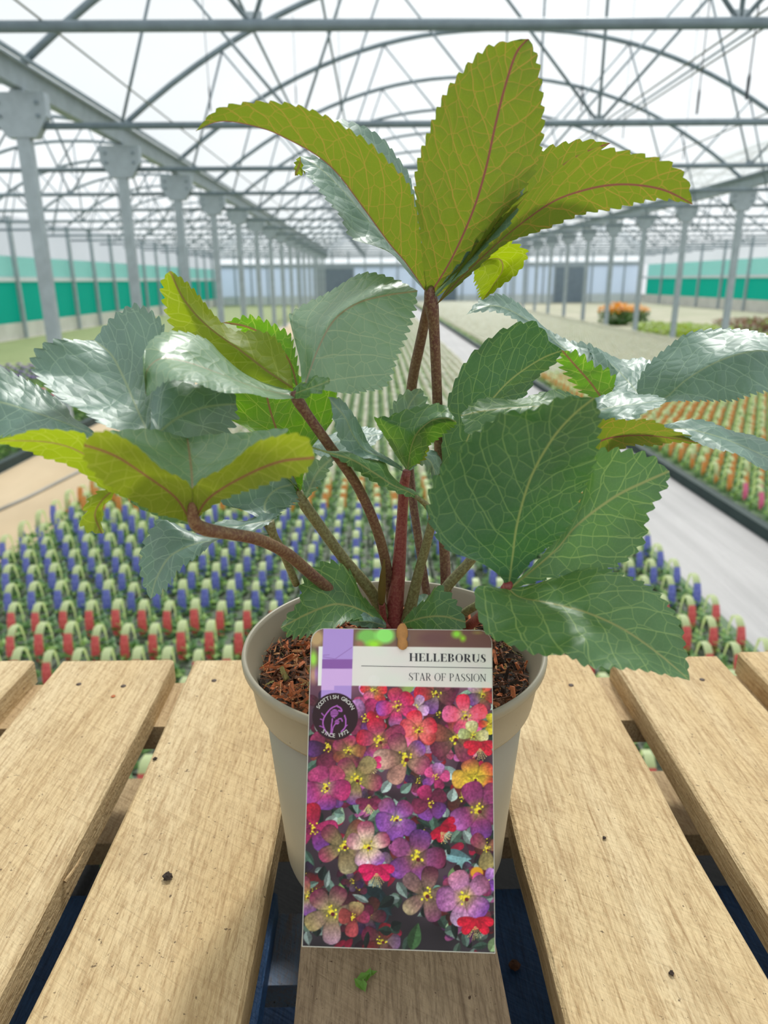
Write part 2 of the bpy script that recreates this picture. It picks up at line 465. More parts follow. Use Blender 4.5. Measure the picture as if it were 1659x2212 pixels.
# end wall
w = empty('wall_back', (0, YEND, 0), 'pale blue and white end wall of the greenhouse', 'wall', kind='structure')
xs = np.linspace(WL, WR, 27)
pa = MB().box((0.03, -0.02, 0.5), (xs[1] - xs[0] - 0.03, 0.02, 2.2)).mesh('wall_panel'); pb = MB().box((0.03, -0.02, 0), (xs[1] - xs[0] - 0.03, 0.02, 0.5)).mesh('kick_panel')
ps = MB().box((-0.04, -0.06, 0), (0.04, 0.06, H + HG)).mesh('mullion')
for i in range(26):
    link('wall_panel', pa, M['blue_panel'], w, (xs[i], 0, 0)); link('kick_panel', pb, M['white_panel'], w, (xs[i], 0, 0)); link('mullion', ps, M['steel'], w, (xs[i], 0, 0))
link('gable_film', MB().box((WL, -0.01, 2.2), (WR, 0.01, H + HG + 1.6)).mesh('gable_film'), M['film'], w)
link('header_rail', MB().box((WL, -0.08, 2.2), (WR, 0.08, 2.4)).mesh('header_rail'), M['steel'], w)
for i, (px, wd) in enumerate(((725, 2.2), (1230, 1.9), (960, 1.4))):
    c = P(px, 630, YEND - 0.1)
    d = empty('door_%d' % (i + 1), (c[0], YEND - 0.12, 0), ['grey sliding door in the end wall left of the tall stem', 'grey door opening in the end wall above the orange flowers', 'narrow grey door in the end wall behind the tall stem'][i], 'door', kind='structure')
    link('door_leaf', MB().box((-wd / 2, -0.03, 0), (wd / 2, 0.03, 2.1)).mesh('door_leaf'), M['door_grey'], d)
    link('door_frame', MB().box((-wd / 2 - 0.08, -0.04, 0), (-wd / 2, 0.05, 2.18)).box((wd / 2, -0.04, 0), (wd / 2 + 0.08, 0.05, 2.18)).box((-wd / 2, -0.04, 2.1), (wd / 2, 0.05, 2.18)).mesh('door_frame'), M['steel'], d)

# ------------------------------------------------------------------ bedding plants
M['leaf_a'] = thin('bedding_leaf', srgb(112, 152, 88), srgb(150, 195, 70), 0.4, 0.5, 0.25, 40)
M['leaf_b'] = thin('bedding_leaf_light', srgb(168, 200, 120), srgb(190, 222, 95), 0.4, 0.5, 0.2, 40)
M['leaf_c'] = thin('bedding_leaf_dark', srgb(86, 128, 80), srgb(125, 172, 66), 0.38, 0.5, 0.25, 40)
M['tray'] = plain('grey_tray', srgb(84, 92, 78), 0.6)
M['hoop'] = thin('pale_label_band', srgb(214, 224, 172), srgb(212, 228, 152), 0.4, 0.35, 0.05, 20)
M['hoop_pale'] = thin('white_label_band', srgb(226, 222, 204), srgb(230, 226, 205), 0.4, 0.35, 0.05, 20)


def mat_pic(name, c1, c2):
    t = NT(name); n = t.noise(t.coord('Object'), 130, 2); t.set(t.mix(t.mapr(n, 0.4, 0.6), c1, c2), 0.4); return t.mat


PIC = {'blue': mat_pic('blue_flower_picture', srgb(88, 98, 186), srgb(128, 134, 210)), 'red': mat_pic('red_flower_picture', srgb(214, 78, 84), srgb(232, 112, 106)),
       'orange': mat_pic('orange_flower_picture', srgb(214, 132, 62), srgb(232, 158, 86)), 'pink': mat_pic('pink_flower_picture', srgb(226, 96, 140), srgb(240, 130, 165)),
       'cream': mat_pic('cream_flower_picture', srgb(222, 214, 186), srgb(238, 230, 205)), 'purple': mat_pic('purple_flower_picture', srgb(94, 52, 140), srgb(128, 80, 170))}
LEAFM = [M['leaf_a'], M['leaf_b'], M['leaf_c']]


def foliage(n, seed, rx=0.036, ry=0.078, z0=0.04, z1=0.135, size=0.035):
    r = np.random.default_rng(seed); v = []; f = []; m = []
    for i in range(n):
        a = r.uniform(0, 2 * math.pi); q = math.sqrt(r.uniform(0, 1))
        c = np.array([rx * q * math.cos(a), ry * q * math.sin(a), r.uniform(z0, z1) * (1 - 0.25 * q)])
        yaw = a + r.normal(0, 0.6); tilt = r.uniform(-0.5, 0.9); L = size * r.uniform(0.7, 1.3); W = L * r.uniform(0.3, 0.42)
        d = np.array([math.cos(yaw) * math.cos(tilt), math.sin(yaw) * math.cos(tilt), math.sin(tilt)]); s = np.array([-math.sin(yaw), math.cos(yaw), 0])
        up = np.cross(d, s); b = len(v)
        v += [c - d * L * 0.5, c + s * W - up * 0.2 * W, c - s * W - up * 0.2 * W, c + d * L * 0.1 + up * 0.2 * W, c + d * L * 0.6 - up * 0.3 * W]
        f += [(b, b + 1, b + 3), (b, b + 3, b + 2), (b + 1, b + 4, b + 3), (b + 2, b + 3, b + 4)]; m += [int(r.choice([0, 0, 1, 2, 2]))] * 4
    return np.array(v), np.array(f), m


def hoop_geo(n=9):
    ctl = [(0.052, 0.05, 0.003), (0.05, 0.12, 0.0035), (0.036, 0.168, 0.006), (0.012, 0.188, 0.012), (-0.014, 0.187, 0.015), (-0.036, 0.168, 0.0155), (-0.047, 0.135, 0.015), (-0.05, 0.095, 0.0145), (-0.05, 0.05, 0.01)]
    v = []; f = []
    for y, z, w in ctl: v += [(-w, y, z), (w, y, z)]
    for i in range(len(ctl) - 1): f.append((2 * i, 2 * i + 1, 2 * i + 3, 2 * i + 2))
    return np.array(v), np.array(f)


hv, hf = hoop_geo()
pv = np.array([(-0.014, -0.0435, 0.166), (0.014, -0.0435, 0.166), (0.0175, -0.0535, 0.128), (-0.0175, -0.0535, 0.128), (-0.0175, -0.0575, 0.09), (0.0175, -0.0575, 0.09), (-0.012, -0.0585, 0.062), (0.012, -0.0585, 0.062)])
pf = [(0, 1, 2, 3), (3, 2, 5, 4), (4, 5, 7, 6)]
tray_me = MB().add([(-0.042, -0.088, 0), (0.042, -0.088, 0), (0.042, 0.088, 0), (-0.042, 0.088, 0), (-0.049, -0.095, 0.05), (0.049, -0.095, 0.05), (0.049, 0.095, 0.05), (-0.049, 0.095, 0.05)],
                   [(3, 2, 1, 0), (4, 5, 6, 7), (0, 1, 5, 4), (1, 2, 6, 5), (2, 3, 7, 6), (3, 0, 4, 7)]).mesh('tray')
fol_me = []
for s in range(4):
    v, f, m = foliage(60, 30 + s); me = mesh('foliage', v, [tuple(map(int, q)) for q in f]); me.polygons.foreach_set('material_index', m)
    for q in LEAFM: me.materials.append(q)
    fol_me.append(me)
hoop_me = mesh('hoop', hv, [tuple(map(int, q)) for q in hf], True)
pic_me = {k: mesh('picture_' + k, pv, pf) for k in PIC}

PACK = {}
LABS = {'red': 'tray of leafy bedding plants with arched label showing a red flower', 'blue': 'tray of leafy bedding plants with arched label showing a blue flower spike',
        'orange': 'tray of leafy bedding plants with arched label showing an orange flower', 'pink': 'tray of leafy bedding plants with arched label showing a pink flower'}


def pack(kind, var, loc, rz, sc, label=None):
    key = (kind, var)
    if key not in PACK:
        t = empty('bedding_plant_tray', loc)
        link('tray', tray_me, M['tray'], t); link('foliage', fol_me[var], None, t)
        h = link('arched_label', hoop_me, M['hoop'], t)
        link('flower_picture', pic_me[kind], PIC[kind], h); PACK[key] = t
    else:
        t = copy_tree(PACK[key])
    t.location = loc; t.rotation_euler = (0, 0, rz); t.scale = (sc, sc, sc)
    return tag(t, label or LABS[kind], 'plant tray', 'trays with %s flower labels' % kind)


DX, DY = 0.106, 0.2
cells = []          # x, y, kind, bed
for i, x in enumerate(np.arange(-1.91, 1.47, DX)):
    for j, y in enumerate(np.arange(0.85, YEND - 0.6, DY)):
        kd = 'red' if y < 2.66 else ('blue' if y < 4.2 else ('orange' if y < 4.75 else 'cream'))
        cells.append((x, y , kd, 'centre'))
for i, x in enumerate(np.arange(2.36, 6.5, DX)):
    for j, y in enumerate(np.arange(1.6, YEND - 0.6, DY)):
        kd = 'pink' if y < 4.45 else ('orange' if y < 10.2 else 'cream')
        cells.append((x, y , kd, 'right'))


def in_view(x, y, z=0.12):
    c = CM @ np.array([x, y, z - H])
    if c[2] < 0.1: return None
    px, py = CX + F * c[0] / c[2], CY - F * c[1] / c[2]
    return (px, py) if -60 < px < 1720 and 300 < py < 1800 else None


vis = []
for c in cells:
    q = in_view(c[0], c[1])
    if q is not None: vis.append((math.hypot(c[0], c[1]), c, q))
vis.sort(key=lambda q: q[0])


def hidden(q):      # wholly behind pallet, pot or label
    px, py = q
    return (py > 1560 and not (200 < px < 420 or 1340 < px < 1500)) or py > 1720


solo = [c for d, c, q in vis if not hidden(q) and c[1] < 8][:300]
solo_set = set((c[0], c[1]) for c in solo)
ROWS = {kd: sorted(set(round(c[1], 3) for c in cells if c[3] == 'centre' and c[2] == kd)) for kd in ('red', 'blue', 'orange')}
COLS = sorted(set(round(c[0], 3) for c in cells if c[3] == 'centre'), reverse=True)
WHICH = ['first'] + ORD[1:]
for i, c in enumerate(solo):
    if c[3] == 'centre' and c[2] in ROWS:
        rw = ROWS[c[2]]; k = rw.index(round(c[1], 3)); col = WHICH[COLS.index(round(c[0], 3))]
        lab = 'tray with %s label, %s %s row %s, %s tray from grey path' % (c[2], WHICH[len(rw) - 1 - k] if c[2] == 'red' else WHICH[k], c[2], 'before blue rows' if c[2] == 'red' else 'behind red rows' if c[2] == 'blue' else 'behind blue rows', col)
    else: lab = None
    pack(c[2] if c[2] != 'cream' else 'orange', i % 4, (c[0] + random.uniform(-.003, .003), c[1] + random.uniform(-.006, .006), 0.005), random.uniform(-.05, .05), random.uniform(0.95, 1.04), lab)


def scat_arrays(pts, pvx, pfc, jit):
    n, k = len(pts), len(pvx)
    pts = np.asarray(pts, float); ang = rng.uniform(-jit, jit, n); sc = rng.uniform(0.92, 1.08, n)
    ca, sa = np.cos(ang) * sc, np.sin(ang) * sc
    V = np.empty((n, k, 3), np.float32)
    V[:, :, 0] = pvx[None, :, 0] * ca[:, None] - pvx[None, :, 1] * sa[:, None] + pts[:, 0:1]
    V[:, :, 1] = pvx[None, :, 0] * sa[:, None] + pvx[None, :, 1] * ca[:, None] + pts[:, 1:2]
    V[:, :, 2] = pvx[None, :, 2] * sc[:, None] + pts[:, 2:3]
    Fc = (np.asarray(pfc)[None] + (np.arange(n) * k)[:, None, None]).reshape(-1, np.asarray(pfc).shape[1])
    return V.reshape(-1, 3), Fc


def scatter(name, layers, label=None, cat=None):
    """many small plants joined into one mesh; layers = (points, verts, faces, materials, material indices, jitter)"""
    VV = []; tri = []; MI = []; mats = []; off = 0
    for pts, pvx, pfc, ms, mi, jit in layers:
        if not len(pts): continue
        pfc = np.asarray(pfc)
        mi = np.zeros(len(pfc), np.int32) if mi is None else np.asarray(mi, np.int32)
        if pfc.shape[1] == 4: pfc = np.concatenate([pfc[:, [0, 1, 2]], pfc[:, [0, 2, 3]]]); mi = np.concatenate([mi, mi])
        V, Fc = scat_arrays(pts, pvx, pfc, jit)
        VV.append(V); tri.append(Fc + off); MI.append(np.tile(mi + len(mats), len(pts))); mats += ms; off += len(V)
    me = mesh(name, np.concatenate(VV), np.concatenate(tri))
    for q in mats: me.materials.append(q)
    me.polygons.foreach_set('material_index', np.concatenate(MI).astype(np.int32))
    return tag(link(name, me, None), label, cat, kind='stuff')


rest = [c for c in cells if (c[0], c[1]) not in solo_set and in_view(c[0], c[1]) is not None]
for bed, nm in (('centre', 'central bed'), ('right', 'right hand bed')):
    for lod, (ya, yb, nl, sz) in enumerate(((0, 9, 40, 0.044), (9, 18, 20, 0.055), (18, 80, 8, 0.08))):
        cs = [c for c in rest if c[3] == bed and ya <= c[1] < yb]
        if not cs: continue
        pts = [(c[0], c[1], 0.005) for c in cs]
        v, f, m = foliage(nl, 50 + lod, size=sz)
        ly = [(pts, v, f, LEAFM, m, 0.3 if lod == 0 else 3.1)]
        for hm, sel in (('hoop', [(c[0], c[1], 0.005) for c in cs if c[2] != 'cream']), ('hoop_pale', [(c[0], c[1], 0.005) for c in cs if c[2] == 'cream'])): ly.append((sel, hv, hf, [M[hm]], None, 0.08))
        for kd in PIC: ly.append(([(c[0], c[1], 0.005) for c in cs if c[2] == kd], pv, np.array(pf), [PIC[kd]], None, 0.08))
        scatter('bedding_plants', ly, '%s reach of small bedding plants with pale labels filling the %s' % (['near', 'middle', 'far'][lod], nm), 'plants')

# left hand bed: leafy trays with pink labels, purple flowers farther off
lc = [(x, y, 0.005) for x in np.arange(-6.1, -3.1, 0.17) for y in np.arange(3.2, 11.4, 0.24)]
lc = [q for q in lc if in_view(q[0], q[1]) is not None]
v, f, m = foliage(46, 77, 0.09, 0.12, 0.03, 0.2, 0.07)
bl = np.array([(0.05 * math.cos(a) * k, 0.05 * math.sin(a) * k, 0.2 + 0.03 * (1 - k)) for k in (0.4, 1) for a in np.linspace(0, 5.2, 6)])
bf = np.array([(i, (i + 1) % 6, 6 + (i + 1) % 6, 6 + i) for i in range(6)] + [(0, 1, 2, 3), (3, 4, 5, 0)])
scatter('bedding_plants', [(lc, v, f, LEAFM, m, 3.1), ([q for q in lc if q[1] < 9 and rng.random() < 0.25], bl, bf, [PIC['pink']], None, 3.1), ([q for q in lc if q[1] > 9.6], bl, bf, [PIC['purple']], None, 3.1)],
        'leafy plants with pink and purple blooms filling the left hand bed', 'plants')

# shrubby clumps in the right hand bay
M['orange_petal'] = thin('orange_petal', srgb(240, 166, 20), srgb(250, 180, 30), 0.3, 0.5, 0.15)
M['rust_leaf'] = thin('rust_leaf', srgb(140, 108, 84), srgb(150, 110, 80), 0.3, 0.6, 0.2)
M['lime_leaf'] = thin('lime_leaf', srgb(150, 172, 62), srgb(180, 200, 60), 0.4, 0.5, 0.2)
M['pinkish_leaf'] = thin('dusty_pink_leaf', srgb(176, 130, 132), srgb(190, 130, 130), 0.3, 0.5, 0.25)


def clump(name, x, y, dx, dy, h, n, size, mats, label, cat, top=None):
    b = (x, y, 0.006); t = empty(name, b, label, cat)
    v, f, m = foliage(n, int(x * 10 + y), dx, dy, 0.02, h, size)
    me = mesh('leaves', v, [tuple(map(int, q)) for q in f])
    for q in mats: me.materials.append(q)
    me.polygons.foreach_set('material_index', [k % len(mats) for k in m]); link('leaves', me, None, t)
    if top is not None:
        v, f, m = foliage(n // 2, int(x * 10 + y) + 1, dx, dy, h, h * 1.5, size * 0.9)
        link('flowers', mesh('flowers', v, [tuple(map(int, q)) for q in f]), top, t)
    return t


clump('flower_clump', 7.75, 23.6, 0.55, 0.6, 0.5, 500, 0.14, [M['leaf_c'], M['leaf_a']], 'bright orange flower clump beyond the right posts', 'flowers', M['orange_petal'])
clump('flower_clump', 8.95, 25.2, 0.45, 0.5, 0.42, 300, 0.13, [M['leaf_c'], M['leaf_a']], 'smaller orange flower clump right of the large orange one', 'flowers', M['orange_petal'])
clump('low_shrubs', 8.2, 19.6, 1.05, 2.2, 0.26, 1700, 0.12, [M['lime_leaf'], M['leaf_b']], 'lime green ground cover beyond the right posts', 'shrub')
clump('low_shrubs', 8.5, 15.6, 1.2, 1.3, 0.26, 1300, 0.12, [M['lime_leaf'], M['leaf_a']], 'lime green ground cover at far right nearer the camera', 'shrub')
clump('low_shrubs', 10.9, 20.6, 1.2, 1.5, 0.36, 1100, 0.12, [M['rust_leaf'], M['leaf_a']], 'rusty brown low plants behind the lime green ones', 'shrub')
clump('low_shrubs', 11.6, 17.0, 1.1, 1.3, 0.4, 900, 0.12, [M['pinkish_leaf'], M['leaf_a']], 'dusty pink low plants near the right picture edge', 'shrub')

# ------------------------------------------------------------------ pallets
BX = [(-0.545, -0.445), (-0.42, -0.32), (-0.2945, -0.1892), (-0.1700, -0.0665), (-0.0418, 0.0604), (0.0857, 0.1925), (0.214, 0.3150), (0.337, 0.437), (0.459, 0.555)]
PY0, PY1 = -0.217, 0.583
PH = 0.137


def bevel_box(lo, hi, b=0.0016, jag=0.0, seed=0):
    """board with small chamfers along its length and slightly uneven long edges"""
    r = np.random.default_rng(seed); n = 14
    (x0, y0, z0), (x1, y1, z1) = lo, hi; v = []; f = []
    for i in range(n + 1):
        y = y0 + (y1 - y0) * i / n; jl, jr = r.normal(0, jag, 2)
        for (x, z) in ((x0 + jl, z0), (x1 + jr, z0), (x1 + jr, z1 - b), (x1 + jr - b, z1), (x0 + jl + b, z1), (x0 + jl, z1 - b)): v.append((x, y, z))
    for i in range(n):
        for k in range(6): f.append((i * 6 + k, i * 6 + (k + 1) % 6, (i + 1) * 6 + (k + 1) % 6, (i + 1) * 6 + k))
    f.append(tuple(range(5, -1, -1))); f.append(tuple(n * 6 + k for k in range(6)))
    return v, f


def build_pallet(ztop, dy, mats, label, dx=0.0, nails=None, seed=0, ends=None):
    t = empty('pallet', (dx, dy, ztop - PH), label, 'pallet', 'stacked pallets')
    mdeck, mcross, mdirty = mats
    for i, (a, b) in enumerate(BX):
        e = (ends[i] if ends else 0.0)
        xm = (a + b) / 2; v, f = bevel_box((a - xm, PY0 - 0.2, PH - 0.022 - (PH - 0.011)), (b - xm, PY1 + e - 0.2, 0.011), 0.002, 0.0007, seed + i)
        bo = link('deck_board', mesh('deck_board', v, f), mdirty if i == 4 else mdeck, t, (xm, 0.2, PH - 0.011))
        if nails and i in nails:
            for (nx, ny) in nails[i]:
                link('nail', MB().lathe([(0.0001, 0.0003), (0.0022, 0.0003), (0.0025, -0.001)], 10).mesh('nail', True), M['nail'], bo, (nx - xm, ny - 0.2, 0.0111))
    for y in ((PY0, PY0 + 0.1), (0.133, 0.233), (0.513, PY1 - 0.002)):
        link('cross_board', MB().box((-0.545, -(y[1] - y[0]) / 2, -0.011), (0.555, (y[1] - y[0]) / 2, 0.011)).mesh('cross_board'), mcross, t, (0, (y[0] + y[1]) / 2, PH - 0.033))
    for y in (PY0 + 0.05, 0.183, 0.528):
        for x in (-0.49, 0.005, 0.5):
            link('block', MB().box((-0.05, -0.045, 0.022), (0.05, 0.045, PH - 0.044)).mesh('block'), mcross, t, (x, y, 0))
    for y in (PY0 + 0.05, 0.183, 0.524):
        link('bottom_board', MB().box((-0.545, -0.041, -0.011), (0.555, 0.041, 0.011)).mesh('bottom_board'), mcross, t, (0, y, 0.011))
    return t


NAIL = {2: [(-0.222, 0.541), (-0.262, 0.545)], 3: [(-0.145, 0.548)], 5: [(0.165, 0.533)], 6: [(0.245, 0.556), (0.281, 0.539)]}
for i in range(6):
    build_pallet(PH * (i + 1), 0.0 if i < 5 else 0.062, ((M['wood_mid'],) * 3 if i < 5 else (M['wood_gap_shade'],) * 3), ['plain wooden pallet at the very bottom of the stack', 'plain wooden pallet second from the floor', 'plain wooden pallet third from the floor', 'plain wooden pallet fourth from the floor', 'plain wooden pallet fifth from the floor', 'pallet directly beneath the blue pallet, coloured near black as gap shade'][i], seed=200 + 20 * i)


# the blue pallet sits a little nearer the camera
def build_blue():
    zt = DECK - PH; dy = -0.132
    t = empty('pallet', (0, dy, zt - PH), 'dark blue painted pallet seen through the gaps of the top pallet', 'pallet', 'stacked pallets')
    for i, (a, b) in enumerate(((-0.54, -0.42), (-0.40, -0.28), (-0.262, -0.155), (-0.142, -0.084), (0.046, 0.152), (0.19, 0.29), (0.31, 0.43), (0.45, 0.55))):
        xm = (a + b) / 2; v, f = bevel_box((a - xm, PY0 - 0.2, -0.011), (b - xm, PY1 - 0.2, 0.011), 0.002, 0.0007, 90 + i)
        link('deck_board', mesh('deck_board', v, f), M['wood_blue'], t, (xm, 0.2, PH - 0.011))
    for y, m in ((PY0 + 0.05, 'wood_blue'), (0.183, 'wood_blue'), (0.552, 'wood_bluepale')):
        link('cross_board', MB().box((-0.545, -0.031, -0.011), (0.555, 0.031, 0.011)).mesh('cross_board'), M[m], t, (0, y, PH - 0.033))
    for y in (PY0 + 0.05, 0.183, 0.538):
        for x in (-0.49, 0.005, 0.5):
            link('block', MB().box((-0.05, -0.045, 0.022), (0.05, 0.045, PH - 0.044)).mesh('block'), M['wood_blue'], t, (x, y, 0))
        link('bottom_board', MB().box((-0.545, -0.041, -0.011), (0.555, 0.041, 0.011)).mesh('bottom_board'), M['wood_blue'], t, (0, y, 0.011))


build_blue()
build_pallet(DECK, 0.0, (M['wood'], M['wood_mid'], M['wood_dirty']), 'pale pine pallet on top of the stack carrying the potted hellebore', nails=NAIL, seed=10, ends=[0, 0.004, 0.002, 0, -0.004, 0.002, -0.004, 0.003, 0])

# ------------------------------------------------------------------ pot
POT = np.array([0.0085, 0.36, DECK])


def mat_pot():
    t = NT('taupe_plastic'); co = t.coord('Object'); n = t.noise(co, 22, 3); s = t.noise(co, 420, 2, 0.6)
    col = t.mix(n, srgb(146, 138, 119), srgb(156, 148, 128)); col = t.mix(t.math('MULTIPLY', t.mapr(s, 0.76, 0.78), 0.8), col, srgb(60, 46, 36))
    t.set(col, 0.38, 0, 0.45); return t.mat


M['pot'] = mat_pot()
pt = empty('plant_pot', POT, 'round taupe plastic plant pot standing on the middle board', 'plant pot')
link('pot_body', MB().lathe([(0.0640, 0.0), (0.0660, 0.0012), (0.0668, 0.004), (0.0747, 0.1125), (0.0732, 0.1125), (0.0652, 0.006), (0.0, 0.0055)], 128, close=True).mesh('pot_body', True), M['pot'], pt)
lp = [(0.0742, 0.1115), (0.0786, 0.1105), (0.0790, 0.1120), (0.0818, 0.1305), (0.0826, 0.1312), (0.0826, 0.1325), (0.0838, 0.1330), (0.0850, 0.1345), (0.0852, 0.1368), (0.0846, 0.1386), (0.0836, 0.1391), (0.0826, 0.1386), (0.0818, 0.1365), (0.0745, 0.1135)]
link('pot_rim', MB().lathe(lp, 128).mesh('pot_rim', True), M['pot'], pt)

# ------------------------------------------------------------------ compost
M['peat'] = plain('dark_peat', srgb(50, 36, 26), 0.9, 0, 0.5, 240)
M['bark1'] = plain('bark_chip', srgb(172, 96, 54), 0.8, 0, 0.3, 300)
M['bark2'] = plain('bark_chip_dark', srgb(96, 60, 38), 0.8, 0, 0.35, 300)
M['bark3'] = plain('bark_chip_pale', srgb(188, 134, 88), 0.8, 0, 0.25, 300)
M['bark4'] = plain('straw_fibre', srgb(150, 140, 84), 0.8, 0, 0.25, 300)


def soil_h(x, y):
    return 0.1235 + 0.003 * math.sin(61 * x + 1) * math.cos(47 * y) + 0.0025 * math.sin(190 * x) * math.sin(170 * y + 2) - 0.25 * 0.05 * min(0, y) * 0


b = MB(); nr, na = 26, 96; v = [(0, 0, soil_h(0, 0))]; f = []
rr = np.random.default_rng(4)
for i in range(1, nr + 1):
    for k in range(na):
        a = 2 * math.pi * k / na; r = 0.0762 * i / nr; x, y = r * math.cos(a), r * math.sin(a)
        v.append((x, y, soil_h(x, y) + (rr.normal(0, 0.0011) if i < nr else -0.003)))
for k in range(na): f.append((0, 1 + k, 1 + (k + 1) % na))
for i in range(1, nr):
    for k in range(na):
        p = 1 + (i - 1) * na; q = 1 + i * na; f.append((p + k, q + k, q + (k + 1) % na, p + (k + 1) % na))
b.add(v, f, 0)
for i in range(4200):
    a = rr.uniform(0, 2 * math.pi); r = 0.0752 * math.sqrt(rr.uniform(0.02, 1)); x, y = r * math.cos(a), r * math.sin(a)
    left = x < -0.015
    L = rr.gamma(2.0, 0.0028) + 0.002; W = L * rr.uniform(0.08, 0.35); L = min(L, 0.016); W = min(W, 0.003)
    if rr.random() < 0.3: W = 0.00035; L *= 1.5
    yaw = rr.uniform(0, 6.28); tl = rr.normal(0, 0.35)
    z = soil_h(x, y) + rr.uniform(-0.0005, 0.004)
    d = Vector((math.cos(yaw) * math.cos(tl), math.sin(yaw) * math.cos(tl), math.sin(tl))); s = Vector((-math.sin(yaw), math.cos(yaw), rr.normal(0, 0.3))).normalized(); up = d.cross(s)
    c = Vector((x, y, z)); e1, e2 = d * L / 2, s * W / 2; e3 = up * W * 0.25
    if math.hypot(x + e1.x, y + e1.y) > 0.0765 or math.hypot(x - e1.x, y - e1.y) > 0.0765: continue
    m = int(rr.choice([1, 2, 3, 4, 2], p=[0.38, 0.22, 0.16, 0.1, 0.14])) if left else int(rr.choice([0, 1, 2, 3, 4], p=[0.3, 0.2, 0.33, 0.1, 0.07]))
    b.add([c - e1 - e2 - e3, c - e1 + e2 - e3, c + e1 + e2 * 0.6 - e3, c + e1 - e2 * 0.6 - e3, c - e1 * 0.8 + e3, c + e1 * 0.8 + e3], [(0, 1, 4), (1, 2, 5, 4), (2, 3, 5), (3, 0, 4, 5), (3, 2, 1, 0)], m)
so = link('potting_compost', b.mesh('potting_compost'), [M['peat'], M['bark1'], M['bark2'], M['bark3'], M['bark4']], loc=POT)
tag(so, 'dark fibrous compost with reddish bark chips filling the pot', 'compost', kind='stuff')


# ------------------------------------------------------------------ hellebore plant
def mat_leaf(name, base, base2, trans, vein, tvein, mid, fac=0.45, rough=0.4, veinmix=0.7, bump=0.5, spec=0.5):
    t = NT(name)
    uv = t.n('UVMap'); uv.uv_map = 'leaf'
    sep = t.n('SeparateXYZ'); t.l(uv.outputs[0], sep.inputs[0]); u, v = sep.outputs[0], sep.outputs[1]
    nz = t.n('TexNoise'); t.l(uv.outputs[0], nz.inputs['Vector']); nz.inputs['Scale'].default_value = 60; nz.inputs['Detail'].default_value = 2
    sub = t.n('VectorMath', operation='SUBTRACT'); t.l(nz.outputs['Color'], sub.inputs[0]); sub.inputs[1].default_value = (0.5, 0.5, 0.5)
    scl = t.n('VectorMath', operation='SCALE'); t.l(sub.outputs[0], scl.inputs[0]); scl.inputs['Scale'].default_value = 0.006
    add = t.n('VectorMath', operation='ADD'); t.l(uv.outputs[0], add.inputs[0]); t.l(scl.outputs[0], add.inputs[1])
    vo = t.n('TexVoronoi', feature='DISTANCE_TO_EDGE', voronoi_dimensions='2D'); t.l(add.outputs[0], vo.inputs['Vector']); vo.inputs['Scale'].default_value = 150
    vo2 = t.n('TexVoronoi', feature='DISTANCE_TO_EDGE', voronoi_dimensions='2D'); t.l(add.outputs[0], vo2.inputs['Vector']); vo2.inputs['Scale'].default_value = 420
    l1 = t.mapr(vo.outputs['Distance'], 0.01, 0.042, 1, 0); l2 = t.mapr(vo2.outputs['Distance'], 0.0, 0.07, 1, 0)
    au = t.math('ABSOLUTE', u)
    midw = t.mapr(au, 0.0002, 0.0008, 1, 0)
    n1 = t.math('MULTIPLY', t.math('SUBTRACT', nz.outputs['Fac'], 0.5), 0.5)
    sv = t.math('ADD', t.math('DIVIDE', t.math('SUBTRACT', v, t.math('MULTIPLY', au, 1.15)), 0.0135), n1)
    sec = t.mapr(t.math('PINGPONG', sv, 0.5), 0.014, 0.04, 1, 0)
    vn = t.math('MAXIMUM', t.math('MULTIPLY', l1, 0.75), t.math('MAXIMUM', t.math('MULTIPLY', l2, 0.16), sec))
    big = t.noise(uv.outputs[0], 45, 3)
    col = t.mix(t.mapr(big, 0.3, 0.7), base, base2); col = t.mix(t.math('MULTIPLY', vn, veinmix), col, vein); col = t.mix(midw, col, mid)
    trc = t.mix(t.math('MULTIPLY', vn, 0.6), trans, tvein); trc = t.mix(midw, trc, mid)
    t.set(col, rough, 0, spec)
    hgt = t.math('ADD', t.math('MULTIPLY', t.mapr(vo.outputs['Distance'], 0.0, 0.3), 1.0), t.math('MULTIPLY', t.mapr(t.math('PINGPONG', sv, 0.5), 0, 0.25), 0.8))
    nb = t.bump(hgt, bump, 0.0009)
    tr = t.n('BsdfTranslucent'); t.l(trc, tr.inputs[0]); t.l(nb, tr.inputs['Normal'])
    mx = t.n('MixShader'); mx.inputs[0].default_value = fac
    t.l(t.p.outputs[0], mx.inputs[1]); t.l(tr.outputs[0], mx.inputs[2]); t.l(mx.outputs[0], t.out.inputs[0])
    return t.mat


M['lf_mature'] = mat_leaf('mature_leaf', srgb(68, 108, 70), srgb(86, 128, 84), srgb(100, 150, 20), srgb(150, 180, 112), srgb(160, 192, 64), srgb(146, 156, 92), 0.38, 0.44, 0.62, 0.2, 0.65)
M['lf_deep'] = mat_leaf('deep_green_leaf', srgb(54, 92, 72), srgb(68, 110, 80), srgb(80, 132, 28), srgb(130, 162, 108), srgb(136, 174, 64), srgb(140, 156, 92), 0.25, 0.44, 0.6, 0.2, 0.6)
M['lf_sage'] = mat_leaf('sage_leaf', srgb(106, 140, 108), srgb(122, 156, 122), srgb(120, 160, 60), srgb(168, 182, 138), srgb(160, 184, 90), srgb(150, 136, 100), 0.25, 0.4, 0.55, 0.16, 1.0)
M['lf_teal'] = mat_leaf('blue_green_leaf', srgb(88, 120, 110), srgb(106, 140, 128), srgb(104, 142, 60), srgb(146, 174, 152), srgb(150, 180, 110), srgb(134, 156, 118), 0.24, 0.44, 0.6, 0.2, 1.0)
